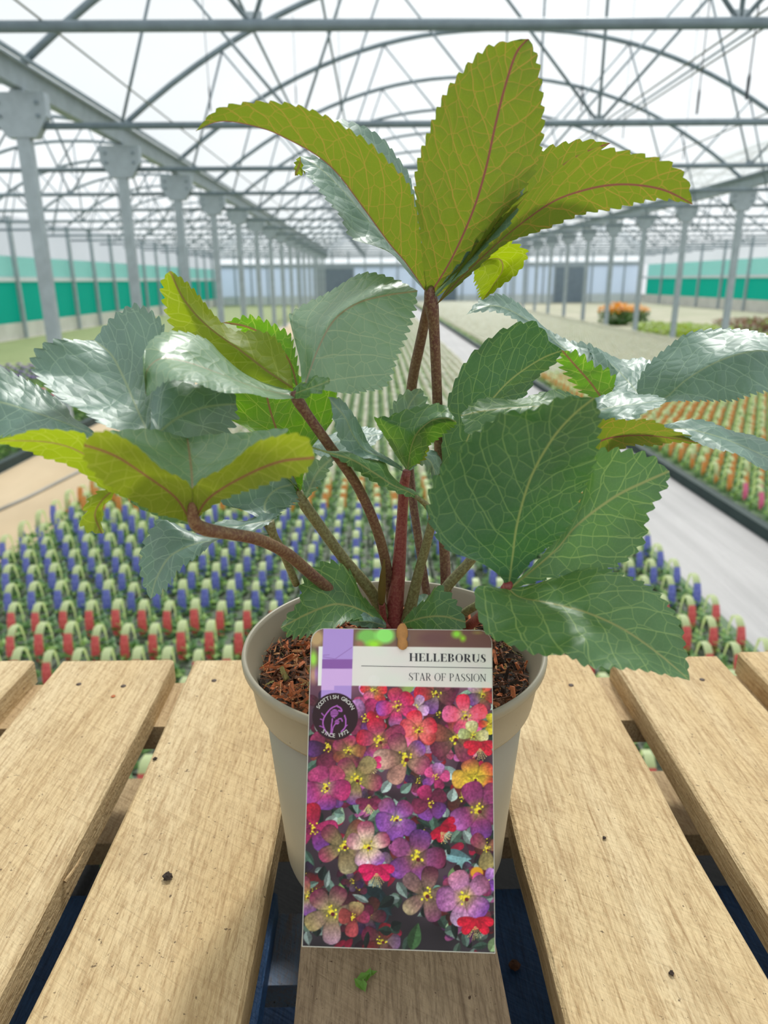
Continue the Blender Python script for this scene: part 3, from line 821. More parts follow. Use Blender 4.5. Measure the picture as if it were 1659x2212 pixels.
M['lf_young'] = mat_leaf('young_leaf', srgb(100, 114, 54), srgb(86, 108, 56), srgb(120, 138, 30), srgb(156, 118, 70), srgb(178, 138, 66), srgb(126, 70, 66), 0.58, 0.5, 0.75, 0.2)
M['lf_lime'] = mat_leaf('lime_leaf_blade', srgb(118, 138, 48), srgb(130, 148, 54), srgb(158, 178, 14), srgb(168, 180, 84), srgb(190, 198, 76), srgb(150, 128, 70), 0.62, 0.5, 0.6, 0.18)


M['lf_olive'] = mat_leaf('olive_leaf', srgb(112, 126, 52), srgb(118, 134, 56), srgb(142, 156, 26), srgb(158, 160, 84), srgb(176, 180, 74), srgb(142, 96, 68), 0.6, 0.5, 0.55, 0.16)
M['lf_bright'] = mat_leaf('bright_green_leaf', srgb(92, 140, 52), srgb(106, 152, 58), srgb(122, 182, 14), srgb(168, 192, 96), srgb(196, 220, 80), srgb(150, 110, 70), 0.6, 0.5, 0.65, 0.18)


def mat_stalk():
    t = NT('speckled_stalk'); co = t.coord('Object'); n = t.noise(co, 700, 3, 0.7); b = t.noise(co, 30, 2)
    col = t.mix(t.mapr(b, 0.35, 0.65), srgb(98, 58, 52), srgb(112, 82, 58)); col = t.mix(t.math('MULTIPLY', t.mapr(n, 0.45, 0.62), 0.55), col, srgb(150, 128, 92))
    t.set(col, 0.5, 0, 0.4); t.bump(n, 0.15, 0.0004); return t.mat


M['stalk'] = mat_stalk()
t_ = NT('green_stalk'); n_ = t_.noise(t_.coord('Object'), 700, 3, 0.7); t_.set(t_.mix(t_.mapr(n_, 0.4, 0.62), srgb(104, 96, 58), srgb(134, 132, 88)), 0.5); M['stalk_green'] = t_.mat
t_ = NT('red_stalk'); n_ = t_.noise(t_.coord('Object'), 700, 3, 0.7); t_.set(t_.mix(t_.mapr(n_, 0.4, 0.62), srgb(128, 50, 50), srgb(150, 86, 74)), 0.5); M['stalk_red'] = t_.mat

SOILZ = DECK + 0.122
CROWN = P(856, 1425, 0.372); CROWN[2] = SOILZ
plant = empty('hellebore_plant', CROWN, 'leafy hellebore with toothed green leaves on dark red stalks in taupe pot', 'plant')


def cr(pts, n):
    """Catmull-Rom resample by chord length"""
    p = np.asarray(pts, float); d = np.r_[0, np.cumsum(np.linalg.norm(np.diff(p, axis=0), axis=1) + 1e-9)]; d /= d[-1]
    q = np.vstack([2 * p[0] - p[1], p, 2 * p[-1] - p[-2]]); t = np.linspace(0, 1, n); i = np.clip(np.searchsorted(d, t, 'right') - 1, 0, len(p) - 2)
    u = ((t - d[i]) / (d[i + 1] - d[i]))[:, None]
    a, b, c, e = q[i], q[i + 1], q[i + 2], q[i + 3]
    return 0.5 * (2 * b + (c - a) * u + (2 * a - 5 * b + 4 * c - e) * u ** 2 + (3 * b - a - 3 * c + e) * u ** 3)


def stalk(pts, mat, name='leaf_stalk', parent=None):
    """pts = (px, py, forward distance, width in px)"""
    p = np.array([np.r_[P(x, y, d), w * 0.5 * np.linalg.norm(P(x, y, d) - (0, 0, H)) / F] for x, y, d, w in pts])
    c = cr(p, max(10, 5 * len(pts)))
    me = MB().tube([tuple(q[:3] - CROWN) for q in c], [max(0.0006, q[3]) for q in c], 12).mesh(name, True)
    return link(name, me, M[mat], parent or plant)


def leaflet(parent, mat, L, Mi, R, y, dl=0.0, dr=0.0, teeth=None, amp=4.5, wave=0.0009, bul=0.06, name='leaflet'):
    """outline traced as three pixel lines base->tip; y = forward distance at base, middle, tip; dl, dr shift the two margins"""
    ln = sum(math.dist(Mi[i], Mi[i + 1]) for i in range(len(Mi) - 1))
    if teeth is None: teeth = int(max(5, min(26, ln / 17)))
    n = teeth * 4 + 1; K = 7
    l, m, r = cr(L, n), cr(Mi, n), cr(R, n); t = np.linspace(0, 1, n)
    ym = y[0] * (1 - t) * (1 - 2 * t) + 4 * y[1] * t * (1 - t) + y[2] * t * (2 * t - 1)
    prof = np.sin(np.pi * np.clip(t, 0, 1)) ** 0.7
    m3 = np.array([P(a, b, c) for (a, b), c in zip(m, ym)])
    l3 = np.array([P(a, b, c) for (a, b), c in zip(l, ym + dl * prof)])
    r3 = np.array([P(a, b, c) for (a, b), c in zip(r, ym + dr * prof)])
    sw = np.array([0.0, 0.4, 0.85, 1.0])[np.arange(n) % 4] * np.clip(np.minimum(t * 5, (1 - t) * 12), 0, 1)
    sw[-1] = 0
    pxm = np.linalg.norm(m3 - (0, 0, H), axis=1) / F
    tang = np.gradient(m3, axis=0); tang /= np.linalg.norm(tang, axis=1)[:, None] + 1e-9
    verts = np.zeros((n, 2 * K + 1, 3)); uvs = np.zeros((n, 2 * K + 1, 2))
    vv = np.r_[0, np.cumsum(np.linalg.norm(np.diff(m3, axis=0), axis=1))]
    rs = np.random.default_rng(int(Mi[0][0] * 7 + Mi[-1][1])); ph = rs.uniform(0, 6, 4)
    for sgn, e3 in ((-1, l3), (1, r3)):
        out = e3 - m3; w = np.linalg.norm(out, axis=1); o = out / (w[:, None] + 1e-9)
        e = e3 + (o + 0.5 * tang) * (1.55 * amp * sw * pxm)[:, None] * np.clip(w / (10 * pxm), 0, 1)[:, None]
        nn = np.cross(tang, o) * sgn; nn /= np.linalg.norm(nn, axis=1)[:, None] + 1e-9
        for k in range(1, K + 1):
            s = k / K
            off = bul * w * math.sin(math.pi * s) * prof + wave * s * s * np.sin(t * 15 + ph[0] + sgn * 2) * prof + 0.00018 * np.sin(t * 31 + ph[1]) * math.sin(math.pi * s)
            verts[:, K + sgn * k] = m3 + ((e if k == K else e3) - m3) * (s if k == K else s * 1.06) + nn * off[:, None]
            uvs[:, K + sgn * k, 0] = sgn * w * s; uvs[:, K + sgn * k, 1] = vv
    verts[:, K] = m3; uvs[:, K, 1] = vv
    W = 2 * K + 1; f = [(i * W + k, i * W + k + 1, (i + 1) * W + k + 1, (i + 1) * W + k) for i in range(n - 1) for k in range(W - 1)]
    me = mesh(name, verts.reshape(-1, 3) - CROWN, f, True)
    ul = me.uv_layers.new(name='leaf'); uf = uvs.reshape(-1, 2) + rs.uniform(0, 3, 2)[None] * np.array([0, 1])
    li = np.zeros(len(me.loops), np.int32); me.loops.foreach_get('vertex_index', li)
    ul.data.foreach_set('uv', uf[li].astype(np.float32).ravel())
    return link(name, me, M[mat], parent)


# --- tall stalk and its crown of young leaves
S2 = stalk([(966, 1335, .392, 24), (962, 1230, .396, 23), (955, 1100, .40, 22), (948, 950, .40, 22), (943, 820, .395, 22), (937, 700, .388, 24), (931, 650, .385, 30), (927, 610, .383, 16)], 'stalk')
leaflet(S2, 'lf_young', [(922, 640), (912, 540), (900, 400), (925, 300), (960, 210), (1010, 150), (1060, 105), (1125, 84)], [(926, 640), (975, 560), (1020, 460), (1048, 370), (1070, 270), (1090, 190), (1115, 115), (1140, 84)],
        [(932, 640), (1000, 570), (1060, 500), (1140, 390), (1160, 335), (1170, 260), (1163, 170), (1152, 110), (1142, 84)], (.385, .355, .335), -.018, -.012, 22)
leaflet(S2, 'lf_young', [(921, 633), (884, 562), (850, 516), (790, 432), (738, 365), (690, 327), (636, 298), (576, 274), (505, 260), (464, 263), (424, 283)],
        [(921, 633), (876, 568), (840, 526), (778, 441), (726, 373), (680, 334), (628, 305), (570, 279), (501, 264), (462, 266), (423, 283)],
        [(924, 630), (902, 480), (882, 409), (853, 370), (798, 311), (752, 279), (710, 257), (645, 236), (576, 225), (524, 225), (485, 231), (453, 249), (423, 283)], (.384, .355, .33), .03, -.02, 26)
leaflet(S2, 'lf_young', [(945, 655), (1019, 543), (1083, 458), (1150, 414), (1210, 362), (1258, 330), (1294, 321), (1349, 330), (1409, 346), (1445, 358), (1481, 392), (1496, 442)],
        [(941, 660), (991, 605), (1067, 533), (1138, 474), (1198, 434), (1258, 412), (1317, 400), (1377, 400), (1437, 412), (1496, 442)],
        [(941, 660), (1031, 581), (1083, 530), (1119, 510), (1190, 488), (1258, 462), (1329, 446), (1389, 430), (1437, 428), (1496, 442)], (.383, .35, .325), -.016, .008, 24)
leaflet(S2, 'lf_young', [(935, 640), (1040, 500), (1110, 410), (1162, 334), (1206, 315), (1258, 307), (1319, 309)], [(937, 642), (1060, 510), (1150, 420), (1210, 362), (1262, 330), (1319, 309)],
        [(940, 645), (1080, 520), (1170, 430), (1230, 375), (1275, 338), (1319, 309)], (.386, .385, .38), -.012, .004, 18)
leaflet(S2, 'lf_teal', [(930, 645), (1000, 562), (1060, 490), (1100, 440), (1140, 385)], [(932, 645), (1005, 565), (1066, 498), (1106, 442), (1140, 385)], [(935, 646), (1012, 574), (1076, 508), (1118, 446), (1140, 385)], (.384, .362, .35), 0, -.008, 10, 6)
# --- second tall stalk behind, older leaves
S3 = stalk([(926, 1310, .392, 17), (903, 1160, .402, 18), (887, 1040, .41, 19), (882, 940, .415, 20), (890, 830, .415, 22), (908, 740, .41, 22), (928, 645, .40, 20)], 'stalk')
leaflet(S3, 'lf_teal', [(928, 640), (853, 556), (806, 532), (765, 512), (742, 470), (710, 436), (678, 390), (658, 360), (649, 337)], [(928, 640), (865, 555), (800, 480), (740, 410), (690, 362), (649, 337)], [(930, 636), (880, 560), (815, 480), (755, 405), (700, 350), (649, 337)], (.40, .41, .41), -.02, .012, 20, 6)
leaflet(S3, 'lf_lime', [(648, 338), (640, 352), (637, 380)], [(652, 342), (646, 358), (637, 380)], [(660, 352), (655, 368), (637, 380)], (.41, .408, .405), teeth=4)
leaflet(S3, 'lf_teal', [(925, 620), (870, 500), (810, 400), (760, 330), (720, 280), (704, 254)], [(925, 620), (882, 490), (830, 390), (780, 315), (735, 275), (704, 254)], [(926, 615), (906, 480), (893, 425), (882, 373), (856, 337), (830, 308), (788, 279), (745, 262), (704, 254)], (.40, .415, .42), -.005, .02, 18)
leaflet(S3, 'lf_lime', [(1000, 585), (1018, 572), (1028, 600), (1036, 625), (1043, 648)], [(990, 580), (1070, 558), (1086, 580), (1068, 612), (1043, 648)], [(1005, 555), (1080, 528), (1118, 530), (1136, 548), (1118, 583), (1083, 617), (1043, 648)], (.41, .43, .425), -.01, -.01, 14)

# --- brown stalk to the upper left, big cupped leaves
S4 = stalk([(846, 1300, .378, 22), (838, 1240, .372, 22), (816, 1150, .362, 22), (772, 1050, .35, 22), (706, 955, .338, 22), (662, 893, .332, 22), (642, 862, .33, 26), (634, 845, .33, 14)], 'stalk')
leaflet(S4, 'lf_sage', [(652, 826), (645, 775), (630, 700), (632, 681), (676, 647), (729, 619), (778, 596), (815, 594), (860, 606), (902, 628)], [(660, 826), (688, 750), (722, 690), (770, 655), (830, 638), (902, 628)],
        [(664, 832), (700, 842), (756, 848), (786, 843), (816, 839), (835, 822), (851, 776), (866, 742), (881, 697), (892, 659), (902, 628)], (.33, .345, .375), .035, .0, 24, 6)
leaflet(S4, 'lf_sage', [(633, 846), (590, 834), (549, 818), (485, 771), (443, 737), (380, 714), (333, 729), (313, 763), (309, 800)], [(633, 855), (549, 836), (470, 806), (400, 782), (345, 776), (316, 805), (314, 850)],
        [(640, 860), (580, 860), (527, 851), (464, 839), (405, 826), (362, 818), (336, 835), (318, 856)], (.33, .31, .285), .028, -.03, 22, 5)
leaflet(S4, 'lf_mature', [(636, 862), (665, 856), (690, 846), (712, 826)], [(633, 852), (660, 842), (690, 832), (712, 822)], [(633, 838), (660, 826), (685, 815), (712, 818)], (.33, .318, .31), -.012, .012, 7)
leaflet(S4, 'lf_lime', [(633, 840), (580, 832), (500, 792), (439, 737), (384, 716), (359, 657), (355, 606), (367, 585)], [(633, 838), (580, 803), (520, 757), (450, 705), (400, 650), (367, 585)],
        [(633, 832), (624, 788), (599, 741), (561, 720), (506, 712), (456, 678), (413, 623), (371, 586)], (.335, .345, .34), .0, .014, 20, 5)
leaflet(S4, 'lf_bright', [(640, 835), (610, 790), (555, 735), (515, 705), (481, 697)], [(642, 832), (622, 775), (580, 730), (530, 705), (481, 697)], [(646, 828), (638, 771), (624, 729), (591, 708), (544, 689), (481, 697)], (.34, .365, .37), .0, .0, 14, 6)

# --- olive stalk lower left, bright leaf behind
S5 = stalk([(832, 1330, .372, 30), (800, 1275, .368, 26), (745, 1210, .362, 24), (690, 1135, .356, 24), (655, 1085, .352, 24), (646, 1060, .352, 14)], 'stalk_green')
leaflet(S5, 'lf_bright', [(640, 1062), (600, 985), (540, 930), (498, 900), (502, 862), (530, 830), (565, 815)], [(645, 1062), (605, 950), (582, 880), (570, 815)], [(650, 1060), (668, 975), (712, 915), (728, 862), (700, 828), (640, 812), (575, 813)], (.352, .375, .40), .0, .0, 16, 5)
leaflet(S5, 'lf_teal', [(656, 1078), (668, 1012), (690, 995), (727, 984)], [(660, 1076), (680, 1030), (700, 1005), (727, 984)], [(663, 1078), (688, 1045), (705, 1015), (728, 985)], (.352, .345, .34), 0, 0, 7)
leaflet(S5, 'lf_teal', [(668, 960), (720, 935), (780, 921), (828, 934)], [(664, 962), (720, 955), (780, 945), (828, 936)], [(664, 968), (720, 995), (775, 980), (828, 940)], (.37, .41, .44), .02, -.02, 10)
leaflet(S5, 'lf_mature', [(640, 1055), (618, 1030), (600, 1012), (588, 985)], [(643, 1056), (626, 1035), (606, 1012), (588, 985)], [(648, 1055), (634, 1036), (616, 1012), (588, 985)], (.352, .35, .345), 0, .01, 6)

# --- centre cluster
S1 = stalk([(852, 1400, .372, 46), (852, 1330, .372, 38), (861, 1230, .372, 30), (868, 1130, .37, 24), (873, 1050, .366, 22), (879, 1018, .364, 18)], 'stalk_red')
leaflet(S1, 'lf_teal', [(872, 1020), (825, 994), (780, 989), (752, 968), (730, 940), (722, 905), (716, 876)], [(870, 1015), (828, 990), (790, 972), (764, 940), (745, 900), (712, 862)], [(868, 1008), (830, 985), (803, 962), (780, 932), (762, 890), (738, 866), (708, 858)], (.364, .345, .335), -.006, .012, 12, 3)
leaflet(S1, 'lf_teal', [(874, 1000), (846, 935), (845, 900), (852, 872), (874, 852), (909, 839)], [(880, 1000), (876, 930), (882, 880), (909, 839)], [(888, 1000), (905, 950), (921, 905), (918, 870), (909, 839)], (.37, .385, .39), -.006, .006, 10)
leaflet(S1, 'lf_mature', [(877, 1014), (850, 972), (822, 932), (812, 905), (843, 902), (870, 890), (904, 878), (953, 876), (984, 906)], [(880, 1014), (888, 968), (900, 938), (916, 920), (938, 906), (965, 903), (985, 911)],
        [(884, 1016), (908, 990), (940, 948), (972, 924), (987, 913)], (.364, .345, .338), .02, .01, 14, 5)
leaflet(S1, 'lf_lime', [(886, 1006), (896, 985), (925, 964)], [(886, 1006), (905, 985), (926, 966)], [(888, 1008), (912, 992), (927, 968)], (.366, .375, .38), 0, 0, 5)
leaflet(S1, 'lf_teal', [(884, 1018), (905, 1000), (925, 1010), (942, 1046)], [(884, 1014), (908, 988), (932, 1000), (943, 1046)], [(884, 1008), (910, 972), (940, 975), (950, 1010), (944, 1046)], (.366, .385, .385), 0, .01, 7)
# --- narrow stalk bending over to an edge-on leaf
S9 = stalk([(872, 1390, .37, 34), (884, 1325, .368, 28), (905, 1235, .364, 22), (928, 1150, .358, 20), (934, 1115, .355, 18), (922, 1092, .352, 13), (897, 1072, .348, 9)], 'stalk_green')
leaflet(S9, 'lf_mature', [(930, 1100), (897, 1064), (866, 1048), (843, 1019), (832, 997), (797, 993), (752, 976), (695, 972), (655, 960)], [(932, 1104), (890, 1066), (850, 1048), (810, 1022), (760, 992), (700, 974), (655, 960)],
        [(934, 1110), (911, 1080), (881, 1071), (843, 1056), (797, 1033), (759, 1006), (714, 982), (655, 960)], (.354, .335, .315), .02, .0, 16, 3)

# --- right rear stalk and its wide glossy leaves
S7 = stalk([(905, 1380, .375, 24), (958, 1278, .378, 24), (1010, 1218, .378, 22), (1080, 1130, .378, 22), (1150, 1040, .375, 22), (1225, 950, .37, 22), (1290, 890, .37, 20)], 'stalk_green')
leaflet(S7, 'lf_deep', [(955, 1030), (958, 930), (968, 866), (980, 836), (1000, 798), (1033, 757), (1083, 716), (1138, 698), (1170, 711), (1188, 739), (1216, 757)], [(985, 1010), (1030, 905), (1070, 855), (1110, 815), (1170, 775), (1216, 757)],
        [(1010, 1010), (1050, 930), (1106, 880), (1138, 849), (1161, 812), (1193, 785), (1216, 757)], (.395, .405, .425), -.01, .01, 14, 4)
leaflet(S7, 'lf_teal', [(1300, 856), (1240, 802), (1200, 757), (1165, 714), (1124, 696), (1097, 681), (1065, 669), (1033, 671), (1007, 680)], [(1315, 830), (1258, 775), (1212, 747), (1172, 712), (1128, 684), (1097, 668), (1066, 660), (1033, 666), (1007, 680)],
        [(1335, 805), (1278, 748), (1225, 736), (1180, 714), (1156, 687), (1129, 661), (1097, 643), (1069, 640), (1033, 655), (1007, 680)], (.40, .445, .44), -.005, .01, 22)
leaflet(S7, 'lf_bright', [(1285, 862), (1262, 846), (1235, 815), (1217, 785), (1214, 757)], [(1300, 860), (1275, 826), (1245, 792), (1214, 757)], [(1320, 850), (1326, 824), (1302, 800), (1280, 792), (1248, 770), (1214, 757)], (.385, .395, .40), 0, 0, 8, 7)
leaflet(S7, 'lf_teal', [(1340, 866), (1320, 832), (1292, 792), (1270, 747)], [(1390, 862), (1352, 818), (1318, 784), (1270, 747)], [(1445, 858), (1405, 780), (1350, 780), (1312, 762), (1270, 747)], (.385, .42, .435), -.01, .02, 12)
leaflet(S7, 'lf_teal', [(1395, 872), (1377, 846), (1385, 812), (1408, 780), (1440, 753), (1486, 725), (1540, 713), (1586, 709), (1632, 716), (1685, 742), (1730, 790)], [(1410, 872), (1440, 858), (1481, 821), (1540, 785), (1600, 763), (1659, 758), (1730, 790)],
        [(1412, 876), (1445, 868), (1500, 864), (1540, 862), (1586, 861), (1632, 846), (1680, 832), (1730, 790)], (.378, .35, .325), .035, -.012, 24, 5)
leaflet(S7, 'lf_teal', [(1285, 910), (1330, 908), (1370, 902), (1405, 886), (1440, 865)], [(1280, 890), (1330, 878), (1380, 872), (1440, 864)], [(1275, 866), (1325, 846), (1380, 850), (1440, 862)], (.365, .36, .355), -.02, .02, 10, 4)
leaflet(S7, 'lf_young', [(1275, 985), (1310, 976), (1360, 964), (1420, 957), (1515, 957)], [(1270, 965), (1320, 945), (1390, 940), (1450, 946), (1515, 957)], [(1270, 925), (1293, 913), (1339, 906), (1399, 912), (1449, 926), (1515, 956)], (.345, .335, .325), .006, -.012, 12)
leaflet(S7, 'lf_teal', [(1446, 930), (1518, 957), (1586, 982), (1632, 1001), (1690, 1024), (1760, 1045)], [(1440, 925), (1500, 930), (1570, 950), (1640, 980), (1700, 1008), (1760, 1045)], [(1430, 918), (1486, 909), (1540, 914), (1586, 930), (1630, 946), (1700, 980), (1760, 1045)], (.33, .315, .30), -.012, .012, 16, 4)
leaflet(S7, 'lf_mature', [(1290, 920), (1200, 925), (1120, 940), (1060, 948), (1015, 935), (995, 898)], [(1290, 895), (1200, 878), (1110, 880), (1040, 888), (995, 898)], [(1285, 872), (1220, 846), (1180, 850), (1110, 861), (1037, 866), (995, 895)], (.36, .35, .345), -.02, .014, 14, 4)

# --- right front leaf, large and close
S8 = stalk([(930, 1420, .362, 22), (985, 1375, .345, 20), (1045, 1325, .318, 22), (1085, 1285, .298, 26), (1098, 1262, .29, 20)], 'stalk_red')
leaflet(S8, 'lf_deep', [(1092, 1268), (1083, 1247), (1037, 1215), (969, 1187), (941, 1146), (930, 1110), (941, 1045), (969, 1000), (1010, 954), (1051, 922), (1097, 896), (1138, 896), (1174, 881), (1216, 862), (1280, 858)],
        [(1098, 1270), (1108, 1200), (1118, 1130), (1147, 1032), (1193, 949), (1240, 895), (1284, 860)], [(1106, 1266), (1147, 1215), (1202, 1160), (1239, 1114), (1261, 1055), (1275, 1009), (1289, 940), (1290, 895), (1286, 862)], (.292, .275, .262), -.012, .012, 22, 7)
leaflet(S8, 'lf_mature', [(1102, 1266), (1180, 1190), (1240, 1110), (1268, 1030), (1284, 984), (1312, 977), (1357, 979), (1403, 990), (1446, 1018)], [(1102, 1270), (1197, 1190), (1245, 1135), (1325, 1075), (1390, 1042), (1446, 1018)],
        [(1106, 1272), (1197, 1244), (1293, 1230), (1335, 1215), (1385, 1169), (1394, 1114), (1417, 1073), (1442, 1034), (1446, 1018)], (.293, .295, .30), .006, -.008, 18, 6)
leaflet(S8, 'lf_mature', [(1090, 1272), (1045, 1266), (1027, 1276), (1033, 1325), (1056, 1368), (1097, 1384), (1129, 1398), (1170, 1412), (1220, 1414), (1266, 1436), (1335, 1438), (1380, 1442), (1426, 1453), (1490, 1470)],
        [(1098, 1272), (1125, 1292), (1190, 1304), (1270, 1325), (1350, 1362), (1425, 1415), (1490, 1470)], [(1110, 1270), (1150, 1262), (1220, 1242), (1298, 1232), (1357, 1247), (1403, 1270), (1435, 1306), (1463, 1352), (1478, 1407), (1490, 1470)], (.29, .262, .245), -.02, .016, 22, 6)
# extra stalks lying over the compost on the right
stalk([(940, 1395, .362, 18), (990, 1335, .352, 18), (1040, 1302, .345, 18), (1075, 1285, .335, 14)], 'stalk_green')

# --- left front leaf, close to the lens
S6 = stalk([(800, 1370, .365, 24), (735, 1295, .352, 24), (672, 1240, .335, 25), (620, 1196, .318, 26), (560, 1166, .30, 26), (490, 1152, .282, 26), (440, 1142, .272, 30), (418, 1122, .266, 26), (417, 1060, .262, 18)], 'stalk')
leaflet(S6, 'lf_olive', [(404, 1128), (330, 1102), (260, 1062), (205, 1020), (184, 985), (181, 962)], [(410, 1122), (380, 1075), (320, 1030), (250, 985), (181, 960)], [(415, 1105), (413, 1058), (358, 1014), (295, 971), (240, 932), (205, 938), (181, 958)], (.268, .245, .225), .0, -.012, 13, 4)
leaflet(S6, 'lf_olive', [(420, 1105), (419, 1056), (485, 1007), (548, 965), (600, 942), (635, 936), (664, 952), (679, 986)], [(420, 1122), (452, 1075), (520, 1032), (600, 998), (679, 988)], [(426, 1122), (455, 1092), (520, 1062), (590, 1038), (650, 1022), (679, 992)], (.268, .245, .23), -.012, .0, 13, 4)
leaflet(S6, 'lf_sage', [(413, 1062), (340, 1005), (262, 948), (236, 930), (320, 930), (405, 946)], [(416, 1060), (413, 1010), (405, 948)], [(419, 1062), (490, 1008), (570, 955), (622, 932), (510, 934), (405, 946)], (.262, .283, .303), -.014, -.014, 14, 3)
leaflet(S6, 'lf_lime', [(330, 1104), (228, 1052), (169, 1018), (105, 988), (63, 970), (0, 960), (-60, 962)], [(335, 1095), (240, 1025), (170, 975), (100, 955), (0, 953), (-60, 962)], [(340, 1085), (250, 1000), (192, 975), (186, 938), (135, 935), (76, 931), (42, 936), (0, 947), (-60, 960)], (.27, .262, .25), .006, -.01, 16, 4)
leaflet(S6, 'lf_mature', [(408, 1134), (359, 1122), (304, 1097), (270, 1066), (261, 1044)], [(406, 1128), (360, 1106), (312, 1080), (261, 1044)], [(405, 1122), (367, 1090), (320, 1050), (290, 1044), (261, 1044)], (.27, .28, .29), 0, .004, 8, 2)
leaflet(S6, 'lf_lime', [(248, 1052), (220, 1062), (192, 1083), (190, 1104), (175, 1125), (190, 1142), (221, 1153)], [(250, 1056), (222, 1080), (206, 1112), (221, 1153)], [(252, 1058), (230, 1087), (218, 1113), (224, 1152)], (.28, .285, .283), 0, .01, 8, 5)
leaflet(S6, 'lf_teal', [(205, 945), (84, 938), (0, 940), (-70, 930)], [(205, 938), (110, 902), (0, 868), (-70, 860)], [(200, 930), (160, 902), (143, 876), (101, 851), (67, 826), (42, 813), (0, 800), (-70, 800)], (.29, .30, .30), -.015, .02, 14, 7)
leaflet(S6, 'lf_teal', [(318, 945), (240, 921), (181, 889), (143, 872), (101, 826), (80, 800), (82, 763), (127, 739), (165, 736), (203, 735)], [(325, 945), (295, 880), (270, 822), (241, 767), (203, 735)],
        [(333, 940), (340, 860), (350, 771), (354, 716), (338, 691), (312, 672), (287, 663), (253, 682), (228, 708), (203, 735)], (.295, .32, .34), -.02, .02, 20, 6)
leaflet(S6, 'lf_teal', [(330, 955), (400, 956), (440, 948), (485, 931), (503, 898), (510, 872)], [(328, 948), (380, 905), (440, 880), (510, 872)], [(325, 945), (330, 870), (345, 815), (400, 822), (450, 838), (498, 850), (510, 872)], (.29, .31, .315), 0, .01, 12, 8)
# --- small lower left leaf
S10 = stalk([(640, 1262, .345, 16), (612, 1195, .335, 18), (592, 1158, .33, 18), (580, 1128, .328, 26)], 'stalk_green')
leaflet(S10, 'lf_teal', [(590, 1150), (520, 1152), (468, 1164), (405, 1146), (359, 1123), (333, 1146), (312, 1180), (305, 1218), (312, 1256), (325, 1294)], [(590, 1152), (520, 1158), (468, 1167), (420, 1176), (370, 1200), (340, 1245), (325, 1294)],
        [(590, 1155), (520, 1163), (468, 1170), (443, 1184), (413, 1205), (380, 1235), (363, 1260), (342, 1277), (325, 1294)], (.33, .315, .305), .012, -.006, 18, 6)
leaflet(S10, 'lf_teal', [(572, 1128), (530, 1105), (480, 1085), (506, 1052), (570, 1025), (615, 1020), (642, 1045)], [(580, 1128), (572, 1090), (595, 1058), (642, 1045)], [(586, 1130), (605, 1106), (634, 1083), (644, 1062), (642, 1045)], (.33, .345, .355), 0, 0, 12, 6)
leaflet(S10, 'lf_teal', [(592, 1130), (550, 1142), (510, 1149), (460, 1141), (430, 1130)], [(594, 1122), (545, 1130), (500, 1137), (430, 1129)], [(600, 1108), (570, 1112), (528, 1122), (464, 1129), (430, 1128)], (.33, .32, .31), -.008, .012, 10, 4)
# --- leaves at the foot of the plant
B0 = stalk([(853, 1420, .37, 14), (845, 1370, .366, 12), (833, 1348, .362, 10)], 'stalk_red')
leaflet(B0, 'lf_mature', [(833, 1352), (815, 1346), (765, 1337), (717, 1354), (664, 1369), (635, 1370), (606, 1356)], [(833, 1348), (780, 1318), (740, 1306), (710, 1308), (660, 1328), (606, 1356)],
        [(833, 1344), (808, 1316), (784, 1289), (770, 1255), (755, 1236), (736, 1226), (712, 1218), (688, 1227), (668, 1243), (653, 1270), (653, 1287), (645, 1308), (622, 1334), (606, 1355)], (.362, .338, .315), -.012, .012, 16, 7)
leaflet(B0, 'lf_teal', [(834, 1356), (790, 1354), (755, 1347)], [(834, 1352), (795, 1342), (755, 1344)], [(834, 1346), (800, 1329), (778, 1328), (755, 1341)], (.36, .345, .335), 0, .006, 6, 2)
B1 = stalk([(862, 1420, .368, 14), (868, 1370, .36, 12), (872, 1348, .355, 10)], 'stalk_red')
leaflet(B1, 'lf_mature', [(872, 1352), (920, 1362), (960, 1364), (995, 1360), (1006, 1344)], [(870, 1347), (915, 1334), (960, 1332), (1006, 1344)], [(870, 1342), (900, 1310), (925, 1290), (945, 1271), (961, 1279), (976, 1293), (990, 1315), (1006, 1342)], (.355, .335, .325), -.008, .012, 10, 6)
leaflet(B1, 'lf_teal', [(884, 1335), (893, 1300), (905, 1286), (924, 1284)], [(890, 1336), (905, 1310), (924, 1284)], [(900, 1335), (918, 1312), (925, 1286)], (.362, .375, .385), 0, 0, 5, 2)
bud = stalk([(846, 1415, .37, 14), (830, 1340, .366, 13), (824, 1300, .364, 15)], 'stalk_red', 'bud_stalk')
stalk([(824, 1304, .364, 14), (825, 1275, .363, 17), (827, 1245, .362, 13), (829, 1222, .361, 7), (830, 1208, .361, 2)], 'lf_lime', 'leaf_bud', bud)

# ------------------------------------------------------------------ plant label card
CPX = {'tl': (672, 1357), 'tr': (1063, 1361), 'bl': (652, 2045), 'br': (1070, 2060)}
YT, YB = 0.2925, 0.2330
c3 = {k: P(*p, YT if k[0] == 't' else YB) for k, p in CPX.items()}
ex = ((c3['tr'] - c3['tl']) + (c3['br'] - c3['bl'])); ex /= np.linalg.norm(ex)
ey = ((c3['tl'] - c3['bl']) + (c3['tr'] - c3['br'])); ey -= ex * ey.dot(ex); ey /= np.linalg.norm(ey)
en = np.cross(ex, ey)                       # towards the viewer
CB = (c3['bl'] + c3['br']) / 2


def card_pt(u, v, lift=0.0):
    a = c3['bl'] * (1 - u) * (1 - v) + c3['br'] * u * (1 - v) + c3['tl'] * (1 - u) * v + c3['tr'] * u * v
    return a + en * lift - CB


